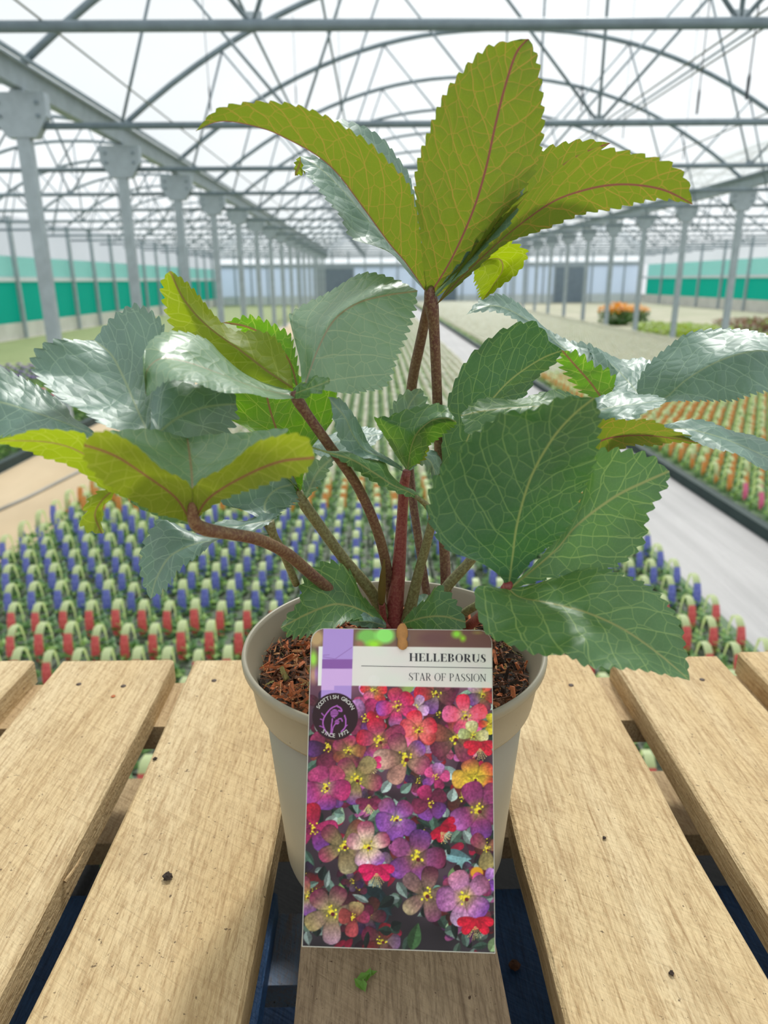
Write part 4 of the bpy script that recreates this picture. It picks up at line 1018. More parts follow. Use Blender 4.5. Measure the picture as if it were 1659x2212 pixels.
def card_px(u, v):      # matching place in the photo, in px * 2.989 from (640, 1330)
    g = lambda i: CPX['bl'][i] * (1 - u) * (1 - v) + CPX['br'][i] * u * (1 - v) + CPX['tl'][i] * (1 - u) * v + CPX['tr'][i] * u * v
    return (g(0) - 640) * 2.989, (g(1) - 1330) * 2.989


def uv_at(x, y):        # inverse of card_px
    px, py = x / 2.989 + 640, y / 2.989 + 1330; u = v = 0.5
    for _ in range(12):
        a, b = card_px(u, v); du = (card_px(u + 1e-3, v)[0] - a) * 1e3; dv = (card_px(u, v + 1e-3)[1] - b) * 1e3
        u += (x - a) / du; v += (y - b) / dv
    return u, v


card = empty('plant_label', CB, 'printed plant label with flower photograph leaning on the front of the pot rim', 'label')
# white plastic card with rounded upper corners
CW = np.linalg.norm(c3['tr'] - c3['tl']); CHT = np.linalg.norm(c3['tl'] - c3['bl'])
rc = 0.0062
ol = []
for cxu, cyv, a0 in ((1 - rc / CW, 1 - rc / CHT, 0), (rc / CW, 1 - rc / CHT, 90)):
    for a in np.linspace(a0, a0 + 90, 9): ol.append((cxu + rc / CW * math.cos(math.radians(a)), cyv + rc / CHT * math.sin(math.radians(a))))
ol += [(0, 0), (1, 0)]
n = len(ol); v = [card_pt(a, b, 0) for a, b in ol] + [card_pt(a, b, -0.0005) for a, b in ol]
f = [tuple(range(n)), tuple(range(2 * n - 1, n - 1, -1))] + [(i, n + i, n + (i + 1) % n, (i + 1) % n) for i in range(n)]
M['card'] = plain('white_plastic_card', srgb(206, 204, 190), 0.35, 0, 0.02)
link('card', mesh('card', v, f), M['card'], card)

NU, NV = 300, 500
uu, vv_ = np.meshgrid(np.linspace(0.004, 0.996, NU), np.linspace(0.003, 0.998, NV))
GX, GY = card_px(uu, vv_)
IMG = np.zeros((NV, NU, 3)); pr = np.random.default_rng(21)


def vnoise(sx, sy, seed):
    r = np.random.default_rng(seed); g = r.random((40, 40)); x, y = (GX / sx) % 38, (GY / sy) % 38
    i, j = x.astype(int), y.astype(int); a, b = x - i, y - j; a = a * a * (3 - 2 * a); b = b * b * (3 - 2 * b)
    return g[j, i] * (1 - a) * (1 - b) + g[j, i + 1] * a * (1 - b) + g[j + 1, i] * (1 - a) * b + g[j + 1, i + 1] * a * b


STREAK = vnoise(9, 9, 5) * 0.6 + vnoise(22, 22, 6) * 0.4


ROWY = GY.mean(1); COLX = GX.mean(0)


def win(x0, y0, x1, y1, pad=14):
    j = np.where((ROWY > y0 - pad) & (ROWY < y1 + pad))[0]; i = np.where((COLX > x0 - pad) & (COLX < x1 + pad))[0]
    if not len(i) or not len(j): return None
    return slice(j[0], j[-1] + 1), slice(i[0], i[-1] + 1)


def put(mask, col):
    global IMG
    IMG = IMG * (1 - mask[..., None]) + np.asarray(col) * mask[..., None]


def c8(*c): return np.array(c, float) / 255


def petal(cx, cy, ang, L, W, cin, cout, cmid=None, streak=0.25, edge=0.3, point=0.8):
    """petal from its centre outwards, rounded end; ang in degrees, 0 = right, 90 = down"""
    R_ = L + W; s_ = win(cx - R_, cy - R_, cx + R_, cy + R_)
    if s_ is None: return
    a = math.radians(ang); x, y = GX[s_] - cx, GY[s_] - cy
    p = (x * math.cos(a) + y * math.sin(a)) / L; q = (-x * math.sin(a) + y * math.cos(a)) / W
    w = np.sqrt(np.clip(p, 0, 1)) ** 1.1 * np.sqrt(np.clip(1 - np.clip(p, 0, 1) ** 3.2, 0, 1)) ** point
    d = np.where((p > 0) & (p < 1), w - np.abs(q), -1)
    m = np.clip(d * W / 5.0, 0, 1)
    if m.max() <= 0: return
    t = np.clip(p, 0, 1)[..., None]
    cm = (np.asarray(cin) * 0.45 + np.asarray(cout) * 0.55) if cmid is None else np.asarray(cmid)
    col = np.where(t < 0.4, np.asarray(cin) * (1 - t / 0.4) + cm * t / 0.4, cm * (1 - (t - 0.4) / 0.6) + np.asarray(cout) * (t - 0.4) / 0.6)
    vein = 0.5 + 0.5 * np.sin(q * 16 / (0.3 + np.clip(p, 0, 1)))
    col = col * (1 + streak * (STREAK[s_] - 0.5) + 0.06 * (vein - 0.5))[..., None] * (1 - edge * np.exp(-np.clip(d, 0, 1) * 14))[..., None]
    col = col * (1 + 0.18 * np.clip(q, -1, 1) * (1 if math.cos(a) > 0 else -1))[..., None]
    IMG[s_] = IMG[s_] * (1 - m[..., None]) + np.clip(col, 0, 1) * m[..., None]


def disc(cx, cy, rx, ry, col, soft=4.0):
    s_ = win(cx - rx, cy - ry, cx + rx, cy + ry)
    if s_ is None: return
    d = 1 - np.sqrt(((GX[s_] - cx) / rx) ** 2 + ((GY[s_] - cy) / ry) ** 2); m = np.clip(d * min(rx, ry) / soft, 0, 1)[..., None]
    IMG[s_] = IMG[s_] * (1 - m) + np.asarray(col) * m


def leafp(cx, cy, ang, L, W, c1, c2=None):
    R_ = L + W; s_ = win(cx - R_, cy - R_, cx + R_, cy + R_)
    if s_ is None: return
    a = math.radians(ang); x, y = GX[s_] - cx, GY[s_] - cy
    p = (x * math.cos(a) + y * math.sin(a)) / L; q = (-x * math.sin(a) + y * math.cos(a)) / W
    w = np.sin(np.pi * np.clip(p, 0, 1) ** 0.75); d = np.where((p > 0) & (p < 1), w - np.abs(q), -1); m = np.clip(d * W / 4, 0, 1)
    c2 = np.asarray(c1) * 0.7 if c2 is None else c2
    col = np.where((q > 0)[..., None], np.asarray(c1), np.asarray(c2)) * (0.85 + 0.3 * STREAK[s_])[..., None]
    IMG[s_] = IMG[s_] * (1 - m[..., None]) + np.clip(col, 0, 1) * m[..., None]


# backdrop: blurred greenery at the top, deep purple green shade below
tt = np.clip((GY - 80) / 2100, 0, 1)[..., None]
IMG[:] = c8(112, 74, 92) * (1 - tt) + c8(48, 44, 48) * tt
nb = vnoise(120, 120, 9)[..., None]; IMG[:] = IMG * (0.7 + 0.6 * nb)
top = np.clip((230 - GY) / 30, 0, 1); put(top, c8(120, 96, 82)); put(top * np.clip((GX - 700) / 200, 0, 1), c8(112, 82, 76))
for x, y, rx, ry, c in ((130, 150, 60, 70, c8(176, 150, 110)), (110, 290, 40, 90, c8(150, 205, 80)), (460, 140, 90, 70, c8(120, 180, 90)), (570, 130, 80, 70, c8(140, 215, 110)), (500, 190, 70, 40, c8(150, 210, 60)), (410, 190, 40, 40, c8(150, 110, 90)),
                       (690, 140, 50, 60, c8(120, 110, 116)), (1035, 120, 46, 40, c8(140, 205, 70)), (1075, 150, 30, 34, c8(150, 215, 50)), (1170, 110, 50, 20, c8(150, 140, 80)), (880, 150, 120, 50, c8(108, 78, 76)), (800, 500, 160, 80, c8(140, 160, 90)), (900, 590, 90, 90, c8(150, 185, 100)), (110, 400, 40, 80, c8(176, 140, 120)), (130, 390, 20, 70, c8(160, 120, 205))):
    disc(x, y, rx, ry, c, 30)
# filler petals and leaves
for i in range(330):
    y = pr.uniform(500, 2160); x = pr.uniform(20, 1300); k = (y - 500) / 1660
    if pr.random() < 0.45 + 0.25 * k:
        c = [c8(92, 120, 104), c8(130, 160, 140), c8(62, 84, 72), c8(180, 205, 195), c8(48, 66, 58)][pr.integers(0, 5)] * (1.05 - 0.45 * k); leafp(x, y, pr.uniform(0, 360), pr.uniform(60, 140), pr.uniform(18, 42), c)
    else:
        c = [c8(190, 40, 80), c8(120, 60, 120), c8(98, 44, 70), c8(200, 110, 170), c8(70, 34, 52)][pr.integers(0, 5)] * (1.05 - 0.4 * k); petal(x, y, pr.uniform(0, 360), pr.uniform(60, 110), pr.uniform(26, 48), c * 0.8, c)
for x, y, a, L, W, c in ((130, 850, 250, 110, 40, c8(130, 165, 145)), (160, 1000, -40, 110, 40, c8(200, 225, 220)), (300, 965, -60, 100, 45, c8(150, 185, 160)), (250, 960, 20, 90, 30, c8(190, 215, 205)), (740, 1060, 40, 180, 40, c8(190, 215, 215)), (850, 1000, 130, 100, 40, c8(170, 200, 200)),
                         (930, 1010, 30, 170, 42, c8(190, 215, 210)), (1000, 1260, -60, 150, 42, c8(160, 190, 185)), (780, 1480, -70, 150, 45, c8(150, 185, 165)), (740, 1530, 215, 140, 45, c8(110, 165, 135)), (1200, 1260, 200, 130, 50, c8(190, 215, 190)), (1270, 1130, 120, 120, 60, c8(170, 195, 190)),
                         (940, 1560, 10, 200, 45, c8(120, 160, 165)), (1000, 1770, -60, 190, 62, c8(150, 185, 120)), (1130, 1620, 150, 130, 60, c8(120, 160, 160)), (290, 1870, -95, 130, 45, c8(125, 160, 95)), (110, 1790, 15, 180, 40, c8(100, 135, 100)), (950, 1780, 160, 120, 40, c8(110, 150, 135)),
                         (420, 1780, 40, 260, 80, c8(40, 62, 66)), (500, 2030, -80, 230, 80, c8(34, 54, 58)), (250, 1380, -70, 130, 45, c8(140, 165, 140)), (420, 1430, -100, 110, 30, c8(190, 215, 190)), (190, 1400, -50, 120, 40, c8(170, 190, 180)), (630, 860, -85, 160, 26, c8(130, 175, 130)),
                         (560, 2160, -85, 160, 36, c8(62, 92, 60)), (740, 2160, -75, 180, 46, c8(66, 98, 62)), (1250, 2170, -60, 120, 40, c8(150, 180, 130)), (980, 1990, 80, 90, 26, c8(140, 170, 130)), (650, 830, 20, 120, 50, c8(120, 160, 150))):
    leafp(x, y, a, L, W, c)
RED, PNK, PUR, PLM, OLV, MAG, LIL, BRN = c8(202, 40, 66), c8(224, 92, 150), c8(128, 74, 160), c8(128, 50, 82), c8(146, 134, 92), c8(176, 52, 106), c8(196, 146, 208), c8(146, 70, 66)
YLW, CRM, YG = c8(226, 206, 60), c8(232, 224, 176), c8(190, 186, 86)


def flower(cx, cy, r, rot, outs, cin=YG, ctr=YLW, wid=0.62, lens=None, dark=True, mid=None):
    for i in pr.permutation(len(outs)):
        c = outs[i]; k = pr.uniform(0.92, 1.12)
        cin = np.asarray(cin) * 0.9
        petal(cx + pr.normal(0, 2), cy + pr.normal(0, 2), rot + i * 360 / len(outs) + pr.normal(0, 7), r * k * (lens[i] if lens else 1), r * wid * pr.uniform(0.85, 1.12), cin, np.asarray(c) * pr.uniform(0.85, 1.12), mid, 0.45, 0.42)
    disc(cx, cy, r * 0.12, r * 0.11, ctr, 8)
    for k in range(9):
        a = pr.uniform(0, 6.28); q = r * pr.uniform(0.1, 0.26); disc(cx + q * math.cos(a), cy + q * math.sin(a), r * 0.04 + 1.5, r * 0.04 + 1.5, YLW * pr.uniform(0.8, 1.1), 3)
    if dark: disc(cx + r * 0.05, cy + r * 0.07, r * 0.085, r * 0.08, c8(96, 30, 44), 4)


for i in range(46):
    y = pr.uniform(520, 2150); k = (y - 500) / 1660; q = pr.uniform(0.45, 0.85)
    flower(pr.uniform(20, 1290), y, pr.uniform(60, 130), pr.uniform(0, 360), [np.clip([RED, PNK, PUR, PLM, MAG, LIL, BRN][pr.integers(0, 7)] * q * (1.1 - 0.45 * k), 0, 1) for _ in range(5)], OLV * q, YLW * q, 0.55)
for i in range(120):
    y = pr.uniform(640, 2150); k = (y - 500) / 1660
    leafp(pr.uniform(20, 1290), y, pr.uniform(0, 360), pr.uniform(60, 130), pr.uniform(18, 40), [c8(96, 130, 112), c8(140, 172, 158), c8(60, 84, 72), c8(190, 212, 205), c8(44, 60, 54)][pr.integers(0, 5)] * (1.05 - 0.4 * k))
flower(470, 560, 110, 20, [LIL, RED, PNK, LIL, RED], c8(210, 120, 150)); flower(500, 500, 90, 60, [RED, PNK, RED, LIL, RED])
flower(900, 520, 130, 30, [PLM, PUR, RED, RED, PLM], OLV); flower(1200, 530, 100, 10, [RED, PLM, PUR, LIL, RED])
flower(440, 690, 130, 10, [PLM, PUR, PLM, LIL, MAG], c8(120, 60, 80)); flower(520, 690, 80, 60, [RED, RED * 0.8, RED, PLM, PLM], RED)
flower(200, 880, 140, 20, [BRN, PLM, PUR * 0.7, PLM, BRN], c8(90, 50, 54)); flower(330, 900, 110, 70, [PLM, BRN, PLM, MAG, BRN])
flower(770, 620, 90, 10, [LIL, LIL, PNK, LIL, LIL], CRM)
flower(650, 605, 128, -45, [RED, MAG, LIL * 0.9, PUR, BRN + c8(30, 0, 10)], c8(214, 150, 120), mid=c8(190, 60, 110))
flower(1020, 815, 175, 60, [PLM, PLM * 0.85, BRN, RED * 0.8, BRN], OLV, wid=0.5)
flower(785, 765, 132, -30, [RED, BRN + c8(40, 0, 0), PNK, c8(212, 70, 90), RED], c8(236, 160, 90), mid=c8(226, 110, 110))
flower(535, 835, 165, 45, [PUR, PUR * 1.05, RED, RED * 0.85, PLM], YG, wid=0.5, mid=c8(160, 70, 96))
flower(1090, 670, 135, -95, [RED, c8(226, 80, 90), PNK, PNK * 0.9, c8(222, 110, 160)], CRM, wid=0.6, mid=c8(228, 96, 120))
flower(1250, 720, 70, 100, [YLW, RED, YLW, YLW], YLW)
flower(1140, 800, 95, 0, [CRM, CRM, c8(190, 200, 150), CRM], YG)


def bell(cx, cy, r, c, ang=90):
    for da in (-78, -42, 42, 78): petal(cx, cy - r * 0.75, ang + da, r * 1.45, r * 0.55, c * 0.75, c, None, 0.4, 0.4)
    petal(cx, cy - r * 0.8, ang, r * 0.85, r * 0.75, c * 0.8, c * 0.9, None, 0.4, 0.3)
    for k in range(8):
        a = math.radians(ang + (k - 3.5) * 10); x0, y0 = cx, cy - r * 0.25
        for q in np.linspace(0.1, 1.0, 12): disc(x0 + r * q * math.cos(a), y0 + r * q * math.sin(a) * (0.9 + 0.12 * (k % 3)), 3.6, 4, c8(238, 210, 140) * (0.8 + 0.2 * q), 3)


bell(1185, 900, 75, c8(208, 44, 66))
flower(700, 945, 200, 30, [PLM + c8(24, 10, 20), c8(186, 142, 128), c8(196, 164, 150), PLM, PUR * 0.9], OLV, wid=0.46, lens=[0.85, 0.9, 1.0, 0.9, 0.75], mid=c8(156, 116, 104))
bell(465, 1020, 60, c8(220, 60, 120), 60)
flower(1150, 1080, 135, 30, [RED, c8(206, 186, 92), c8(196, 150, 70), BRN, c8(180, 60, 60)], YLW, mid=c8(206, 170, 60))
flower(385, 1085, 165, 20, [PLM * 1.05, PUR * 0.85, c8(150, 124, 120), PLM, OLV], YG, wid=0.5, mid=c8(140, 120, 84))
flower(190, 1135, 150, -60, [BRN + c8(10, 0, 24), MAG, PUR, c8(160, 76, 160), PLM + c8(40, 20, 30)], CRM, wid=0.68, mid=c8(160, 62, 110))
flower(900, 1070, 90, 0, [PNK, MAG, PUR, PNK, LIL], PNK)
flower(860, 1240, 120, 30, [PUR, PUR, PLM, MAG, PLM], PLM); bell(465, 1260, 60, PLM)
flower(640, 1340, 140, -50, [PLM + c8(20, 14, 24), PUR * 0.95, PUR, PUR * 1.05, c8(140, 80, 110)], c8(206, 196, 210), wid=0.64, mid=c8(140, 84, 150))
flower(1175, 1280, 185, 20, [PLM, PUR * 0.95, c8(156, 96, 160), PLM + c8(16, 6, 20), PLM + c8(30, 20, 20)], YG, wid=0.56, mid=c8(130, 60, 104))
flower(110, 1400, 150, 60, [PUR * 0.8, MAG * 0.8, PLM, RED * 0.9, MAG], MAG, wid=0.5)
flower(305, 1510, 175, 80, [c8(150, 140, 110), PLM * 1.1, PLM * 0.9, BRN * 0.8, PUR * 0.8], OLV, wid=0.5, mid=c8(128, 112, 80))
flower(460, 1515, 150, 50, [PUR * 1.15, c8(206, 160, 190), c8(176, 110, 130), PLM + c8(36, 24, 24), PLM * 1.1], c8(228, 220, 120), wid=0.55, mid=c8(206, 178, 160))
bell(930, 1440, 72, c8(186, 24, 60), 50)
flower(775, 1585, 190, 70, [PUR * 1.1, PUR * 0.9, c8(140, 74, 120), PUR * 0.7, PLM * 0.8], YG, wid=0.52, mid=c8(126, 70, 110))
flower(1230, 1530, 120, 100, [c8(166, 150, 96), PLM, BRN], OLV)
bell(515, 1700, 82, c8(206, 36, 96)); disc(1165, 1680, 46, 40, c8(206, 150, 40), 8)
flower(835, 1815, 190, 75, [c8(134, 76, 112), c8(150, 138, 108), c8(120, 92, 96), PLM * 0.7, PUR * 0.7], OLV, wid=0.46, mid=c8(126, 98, 92))
flower(1230, 1740, 90, 20, [PUR, PLM, PNK, LIL], PUR)
flower(1090, 1835, 178, 30, [PUR * 1.05, c8(196, 170, 204), c8(160, 96, 158), c8(166, 110, 130), c8(140, 84, 110)], c8(226, 216, 96), wid=0.58, mid=c8(176, 122, 160))
flower(70, 1830, 120, 80, [PUR, PLM, PLM, PUR * 0.8], YG)
flower(225, 1925, 180, 85, [c8(160, 128, 146), c8(140, 128, 84), PLM * 0.8, PLM * 0.7, c8(96, 84, 66)], YG, wid=0.5, mid=c8(140, 118, 100))
flower(370, 1960, 110, 100, [BRN + c8(10, 0, 10), BRN, OLV, PLM], BRN)
bell(1155, 2030, 84, c8(206, 34, 62))
# title panel, ribbon, badge
def slab(x0, y0, x1, y1, col, sh=0.0, a=1.0):
    xs_ = GX - (GY - 300) * sh; m = np.clip((xs_ - x0) / 4 + 0.5, 0, 1) * np.clip((x1 - xs_) / 4 + 0.5, 0, 1) * np.clip((GY - y0) / 4 + 0.5, 0, 1) * np.clip((y1 - GY) / 4 + 0.5, 0, 1); put(m * a, col)
PAN = c8(214, 214, 206)
slab(142, 205, 172, 470, c8(216, 216, 212), -0.02)
m = np.clip((GX - 355) / 4 + 0.5, 0, 1) * np.clip((GY - (203 + (GX - 360) * 0.012)) / 4 + 0.5, 0, 1) * np.clip(((470 + (GX - 360) * 0.016) - GY) / 4 + 0.5, 0, 1)
put(m * 0.94, PAN); put(m * 0.25 * vnoise(90, 70, 14), c8(200, 225, 200)); put(m * 0.22 * vnoise(110, 60, 15), c8(226, 200, 206))
slab(167, 70, 362, 560, c8(166, 140, 200), -0.035); slab(167, 292, 362, 356, c8(134, 92, 158), -0.035); slab(167, 356, 362, 470, c8(196, 164, 212), -0.035); slab(167, 470, 250, 500, c8(196, 164, 212), -0.035)
for (x0, y0), (x1, y1) in (((170, 275), (250, 290)), ((250, 290), (360, 210)), ((170, 265), (215, 262))):
    L_ = math.hypot(x1 - x0, y1 - y0); d = np.abs((GX - x0) * (y1 - y0) - (GY - y0) * (x1 - x0)) / L_; tq = ((GX - x0) * (x1 - x0) + (GY - y0) * (y1 - y0)) / L_ ** 2
    put(np.clip(1 - d / 4, 0, 1) * ((tq > 0) & (tq < 1)) * 0.6, c8(120, 84, 146))
disc(250, 675, 149, 158, c8(50, 28, 34), 4)
THI = c8(166, 96, 176)


def curve(pts, w, col=THI):
    q = cr(np.array(pts, float), 60); s_ = win(q[:, 0].min(), q[:, 1].min(), q[:, 0].max(), q[:, 1].max()); d = np.full(GX[s_].shape, 1e9)
    for x, y in q: d = np.minimum(d, (GX[s_] - x) ** 2 + (GY[s_] - y) ** 2)
    m = np.clip((w - np.sqrt(d)) / 2.5 + 0.5, 0, 1)[..., None]; IMG[s_] = IMG[s_] * (1 - m) + col * m


curve([(262, 603), (220, 625), (180, 680), (172, 730), (190, 775), (212, 800)], 4.5); curve([(310, 668), (318, 700), (314, 745), (290, 775)], 4.5); curve([(222, 790), (226, 740), (232, 690)], 4); curve([(228, 792), (236, 750), (252, 722)], 3.5)
for x, y, dx, dy in ((176, 670, -14, -16), (172, 700, -18, -8), (176, 750, -26, -12), (318, 740, 10, -8)): curve([(x, y), (x + dx * 0.5, y + dy * 0.6), (x + dx, y + dy)], 3)
disc(246, 652, 26, 26, THI, 3); disc(262, 712, 17, 17, THI, 3); curve([(222, 640), (226, 670), (246, 684)], 3); curve([(262, 606), (285, 620), (292, 640), (272, 636)], 5); curve([(270, 692), (288, 690), (296, 706)], 4)
for yy in (640, 652, 664): slab(222, yy - 2.2, 270, yy + 1.2, c8(50, 28, 34))
for yy in (706, 716): slab(246, yy - 1.6, 280, yy + 1, c8(50, 28, 34))
IMG = np.clip(IMG, 0, 1)
IMG = np.clip(0.5 + (IMG * 1.08 - 0.5) * 1.12, 0, 1)
lin = np.where(IMG <= 0.04045, IMG / 12.92, ((IMG + 0.055) / 1.055) ** 2.4)
GP = np.array([[card_pt(uu[j, i], vv_[j, i], 0.00012) for i in range(NU)] for j in range(NV)]) if False else (
    (c3['bl'][None, None] * ((1 - uu) * (1 - vv_))[..., None] + c3['br'][None, None] * (uu * (1 - vv_))[..., None] + c3['tl'][None, None] * ((1 - uu) * vv_)[..., None] + c3['tr'][None, None] * (uu * vv_)[..., None]) + en * 0.00012 - CB)
idx = np.arange(NU * NV).reshape(NV, NU)
quads = np.stack([idx[:-1, :-1], idx[:-1, 1:], idx[1:, 1:], idx[1:, :-1]], -1).reshape(-1, 4)
um, vm = uu[:-1, :-1].ravel(), vv_[:-1, :-1].ravel()
xx, yy = np.minimum(um, 1 - um) * CW, (1 - vm) * CHT
keep = ~((xx < rc) & (yy < rc) & ((rc - xx) ** 2 + (rc - yy) ** 2 > (rc - 0.0004) ** 2))
pm = mesh('flower_print', GP.reshape(-1, 3), quads[keep])
ca = pm.color_attributes.new('print', 'FLOAT_COLOR', 'POINT')
ca.data.foreach_set('color', np.concatenate([lin.reshape(-1, 3), np.ones((NU * NV, 1))], 1).astype(np.float32).ravel())
t_ = NT('flower_print'); at = t_.n('Attribute'); at.attribute_name = 'print'; t_.l(at.outputs['Color'], t_.p.inputs['Base Color']); t_.set(None, 0.4, 0, 0.35); M['print'] = t_.mat
tag(link('flower_print', pm, M['print'], card), 'printed photograph of crowded purple and crimson hellebore flowers')

# lettering, built as thin flat shapes just proud of the card
M['ink'] = plain('dark_ink', srgb(44, 44, 50), 0.5, 0, 0.02); M['ink_white'] = plain('pale_ink', srgb(214, 212, 205), 0.5, 0, 0.02)


class Glyphs:
    def __init__(s, T, hair): s.T, s.h = T, hair; s.polys = []

    def rect(s, x0, y0, x1, y1): s.polys.append([(x0, y0), (x1, y0), (x1, y1), (x0, y1)])

    def stem(s, x, y0=0, y1=1, T=None, ser=True):
        T = T or s.T; s.rect(x - T / 2, y0, x + T / 2, y1)
        if ser:
            e = T / 2 + 0.085
            if y0 == 0: s.rect(x - e, 0, x + e, s.h)
            if y1 == 1: s.rect(x - e, 1 - s.h, x + e, 1)

    def arc(s, cx, cy, rx, ry, a0, a1, T=None, n=22):
        T = T or s.T
        pts = []
        for a in np.linspace(math.radians(a0), math.radians(a1), n):
            th = s.h + (T - s.h) * abs(math.cos(a)) ** 1.6
            thy = s.h + (T - s.h) * abs(math.cos(a)) ** 1.6 * 0.2
            pts.append(((cx + rx * math.cos(a), cy + ry * math.sin(a)), (cx + (rx - th) * math.cos(a), cy + (ry - thy) * math.sin(a))))
        for p, q in zip(pts, pts[1:]): s.polys.append([p[0], q[0], q[1], p[1]])

    def line(s, x0, y0, x1, y1, w):
        dx, dy = x1 - x0, y1 - y0; L = math.hypot(dx, dy); nx, ny = -dy / L * w / 2, dx / L * w / 2
        s.polys.append([(x0 + nx, y0 + ny), (x1 + nx, y1 + ny), (x1 - nx, y1 - ny), (x0 - nx, y0 - ny)])

    def glyph(s, ch):
        T, h = s.T, s.h; a = T / 2 + 0.085
        if ch == 'H': s.stem(a); s.stem(a + 0.5 + T * 0.4); s.rect(a, 0.5 - h / 2, a + 0.5 + T * 0.4, 0.5 + h / 2); return 2 * a + 0.5 + T * 0.4
        if ch == 'E': s.stem(a); w = a + 0.46; s.rect(a, 1 - h, w, 1); s.rect(a, 0, w + 0.03, h); s.rect(a, 0.5 - h / 2, w - 0.12, 0.5 + h / 2); s.polys += [[(w, 1), (w, 0.7), (w - 0.1, 1)], [(w + 0.03, 0), (w - 0.1, 0), (w + 0.03, 0.32)], [(w - 0.12, 0.36), (w - 0.12, 0.64), (w - 0.18, 0.5)]]; return w + 0.06
        if ch == 'F': s.stem(a); w = a + 0.46; s.rect(a, 1 - h, w, 1); s.rect(a, 0.5 - h / 2, w - 0.12, 0.5 + h / 2); s.polys += [[(w, 1), (w, 0.68), (w - 0.1, 1)], [(w - 0.12, 0.36), (w - 0.12, 0.64), (w - 0.18, 0.5)]]; return w + 0.05
        if ch == 'L': s.stem(a); w = a + 0.46; s.rect(a, 0, w, h); s.polys.append([(w, 0), (w - 0.12, 0), (w, 0.36)]); return w + 0.06
        if ch == 'I': s.stem(a); return 2 * a
        if ch == 'T': w = 0.72; s.stem(w / 2); s.rect(0.02, 1 - h, w - 0.02, 1); s.polys += [[(0.02, 1), (0.1, 1), (0.02, 0.68)], [(w - 0.02, 1), (w - 0.1, 1), (w - 0.02, 0.68)]]; return w
        if ch in 'BRP':
            s.stem(a); x = a + 0.16; rx = 0.26 + T * 0.3
            s.rect(a, 1 - h, x, 1)
            if ch == 'B': s.rect(a, 0.52 - h / 2, x, 0.52 + h / 2); s.rect(a, 0, x, h); s.arc(x, 0.76, rx - 0.02, 0.24, -90, 90); s.arc(x, 0.26, rx + 0.03, 0.26, -90, 90); return x + rx + 0.09
            s.rect(a, 0.47 - h / 2, x, 0.47 + h / 2); s.arc(x, 0.735, rx, 0.265, -90, 90)
            if ch == 'R': s.line(x + 0.04, 0.48, x + rx - 0.02, 0.05, T * 0.95); s.rect(x + rx - 0.08, 0, x + rx + 0.12, h); return x + rx + 0.14
            return x + rx + 0.06
        if ch == 'O': s.arc(0.42, 0.5, 0.4, 0.52, 0, 360, n=48); return 0.84
        if ch == 'U': s.stem(a, 0.32, 1); w = a + 0.54; s.stem(w, 0.32, 1, h * 1.6, False); s.rect(w - 0.1, 1 - h, w + 0.1, 1); s.arc((a - T / 2 + w + h) / 2, 0.33, (w + h - a + T / 2) / 2, 0.345, 180, 360); return w + 0.13
        if ch == 'S': s.arc(0.3, 0.755, 0.235, 0.255, 60, 250); s.arc(0.3, 0.255, 0.265, 0.265, -115, 75); s.line(0.13, 0.66, 0.47, 0.36, T * 0.95); s.rect(0.46, 0.7, 0.46 + h, 0.98); s.rect(0.04, 0.03, 0.04 + h, 0.32); return 0.6
        if ch == 'A': s.line(0.36, 1.0, 0.1, 0.02, h * 1.3); s.line(0.35, 1.0, 0.62, 0.02, T); s.rect(0.2, 0.3, 0.52, 0.3 + h); s.rect(0.0, 0, 0.22, h); s.rect(0.48, 0, 0.76, h); return 0.76
        if ch == 'N': s.stem(0.12, 0, 1, h * 1.5, False); s.stem(0.68, 0, 1, h * 1.5, False); s.line(0.12, 0.97, 0.68, 0.03, T); s.rect(0.0, 0, 0.24, h); s.rect(0.0, 1 - h, 0.16, 1); s.rect(0.56, 1 - h, 0.8, 1); return 0.8
        return 0.3


def text(body, x0, x1, ybase0, ybase1, cap, T, hair, name, label, gap=0.06):
    g = Glyphs(T, hair); x = 0; allp = []
    for ch in body:
        g.polys = []; w = g.glyph(ch); allp += [[(px + x, py) for px, py in p] for p in g.polys]; x += w + gap
    x -= gap; b = MB()
    for p in allp:
        q = []
        for px, py in p:
            fx = px / x; X = x0 + (x1 - x0) * fx; Y = ybase0 + (ybase1 - ybase0) * fx - py * cap
            q.append(card_pt(*uv_at(X, Y), 0.00026))
        b.add(q, [tuple(range(len(q)))])
    tag(link(name, b.mesh(name), M['ink'], card), label)


text('HELLEBORUS', 727, 1225, 304, 312, 54, 0.2, 0.04, 'title_lettering', 'bold black serif title lettering')
text('STAR OF PASSION', 724, 1225, 433, 441, 50, 0.115, 0.035, 'subtitle_lettering', 'thin black serif subtitle lettering')
b = MB(); q = [card_pt(*uv_at(x, y), 0.00026) for x, y in ((418, 335), (1270, 349), (1270, 352.5), (418, 338.5))]
link('title_rule', b.add(q, [(0, 3, 2, 1)]).mesh('title_rule'), M['ink'], card)


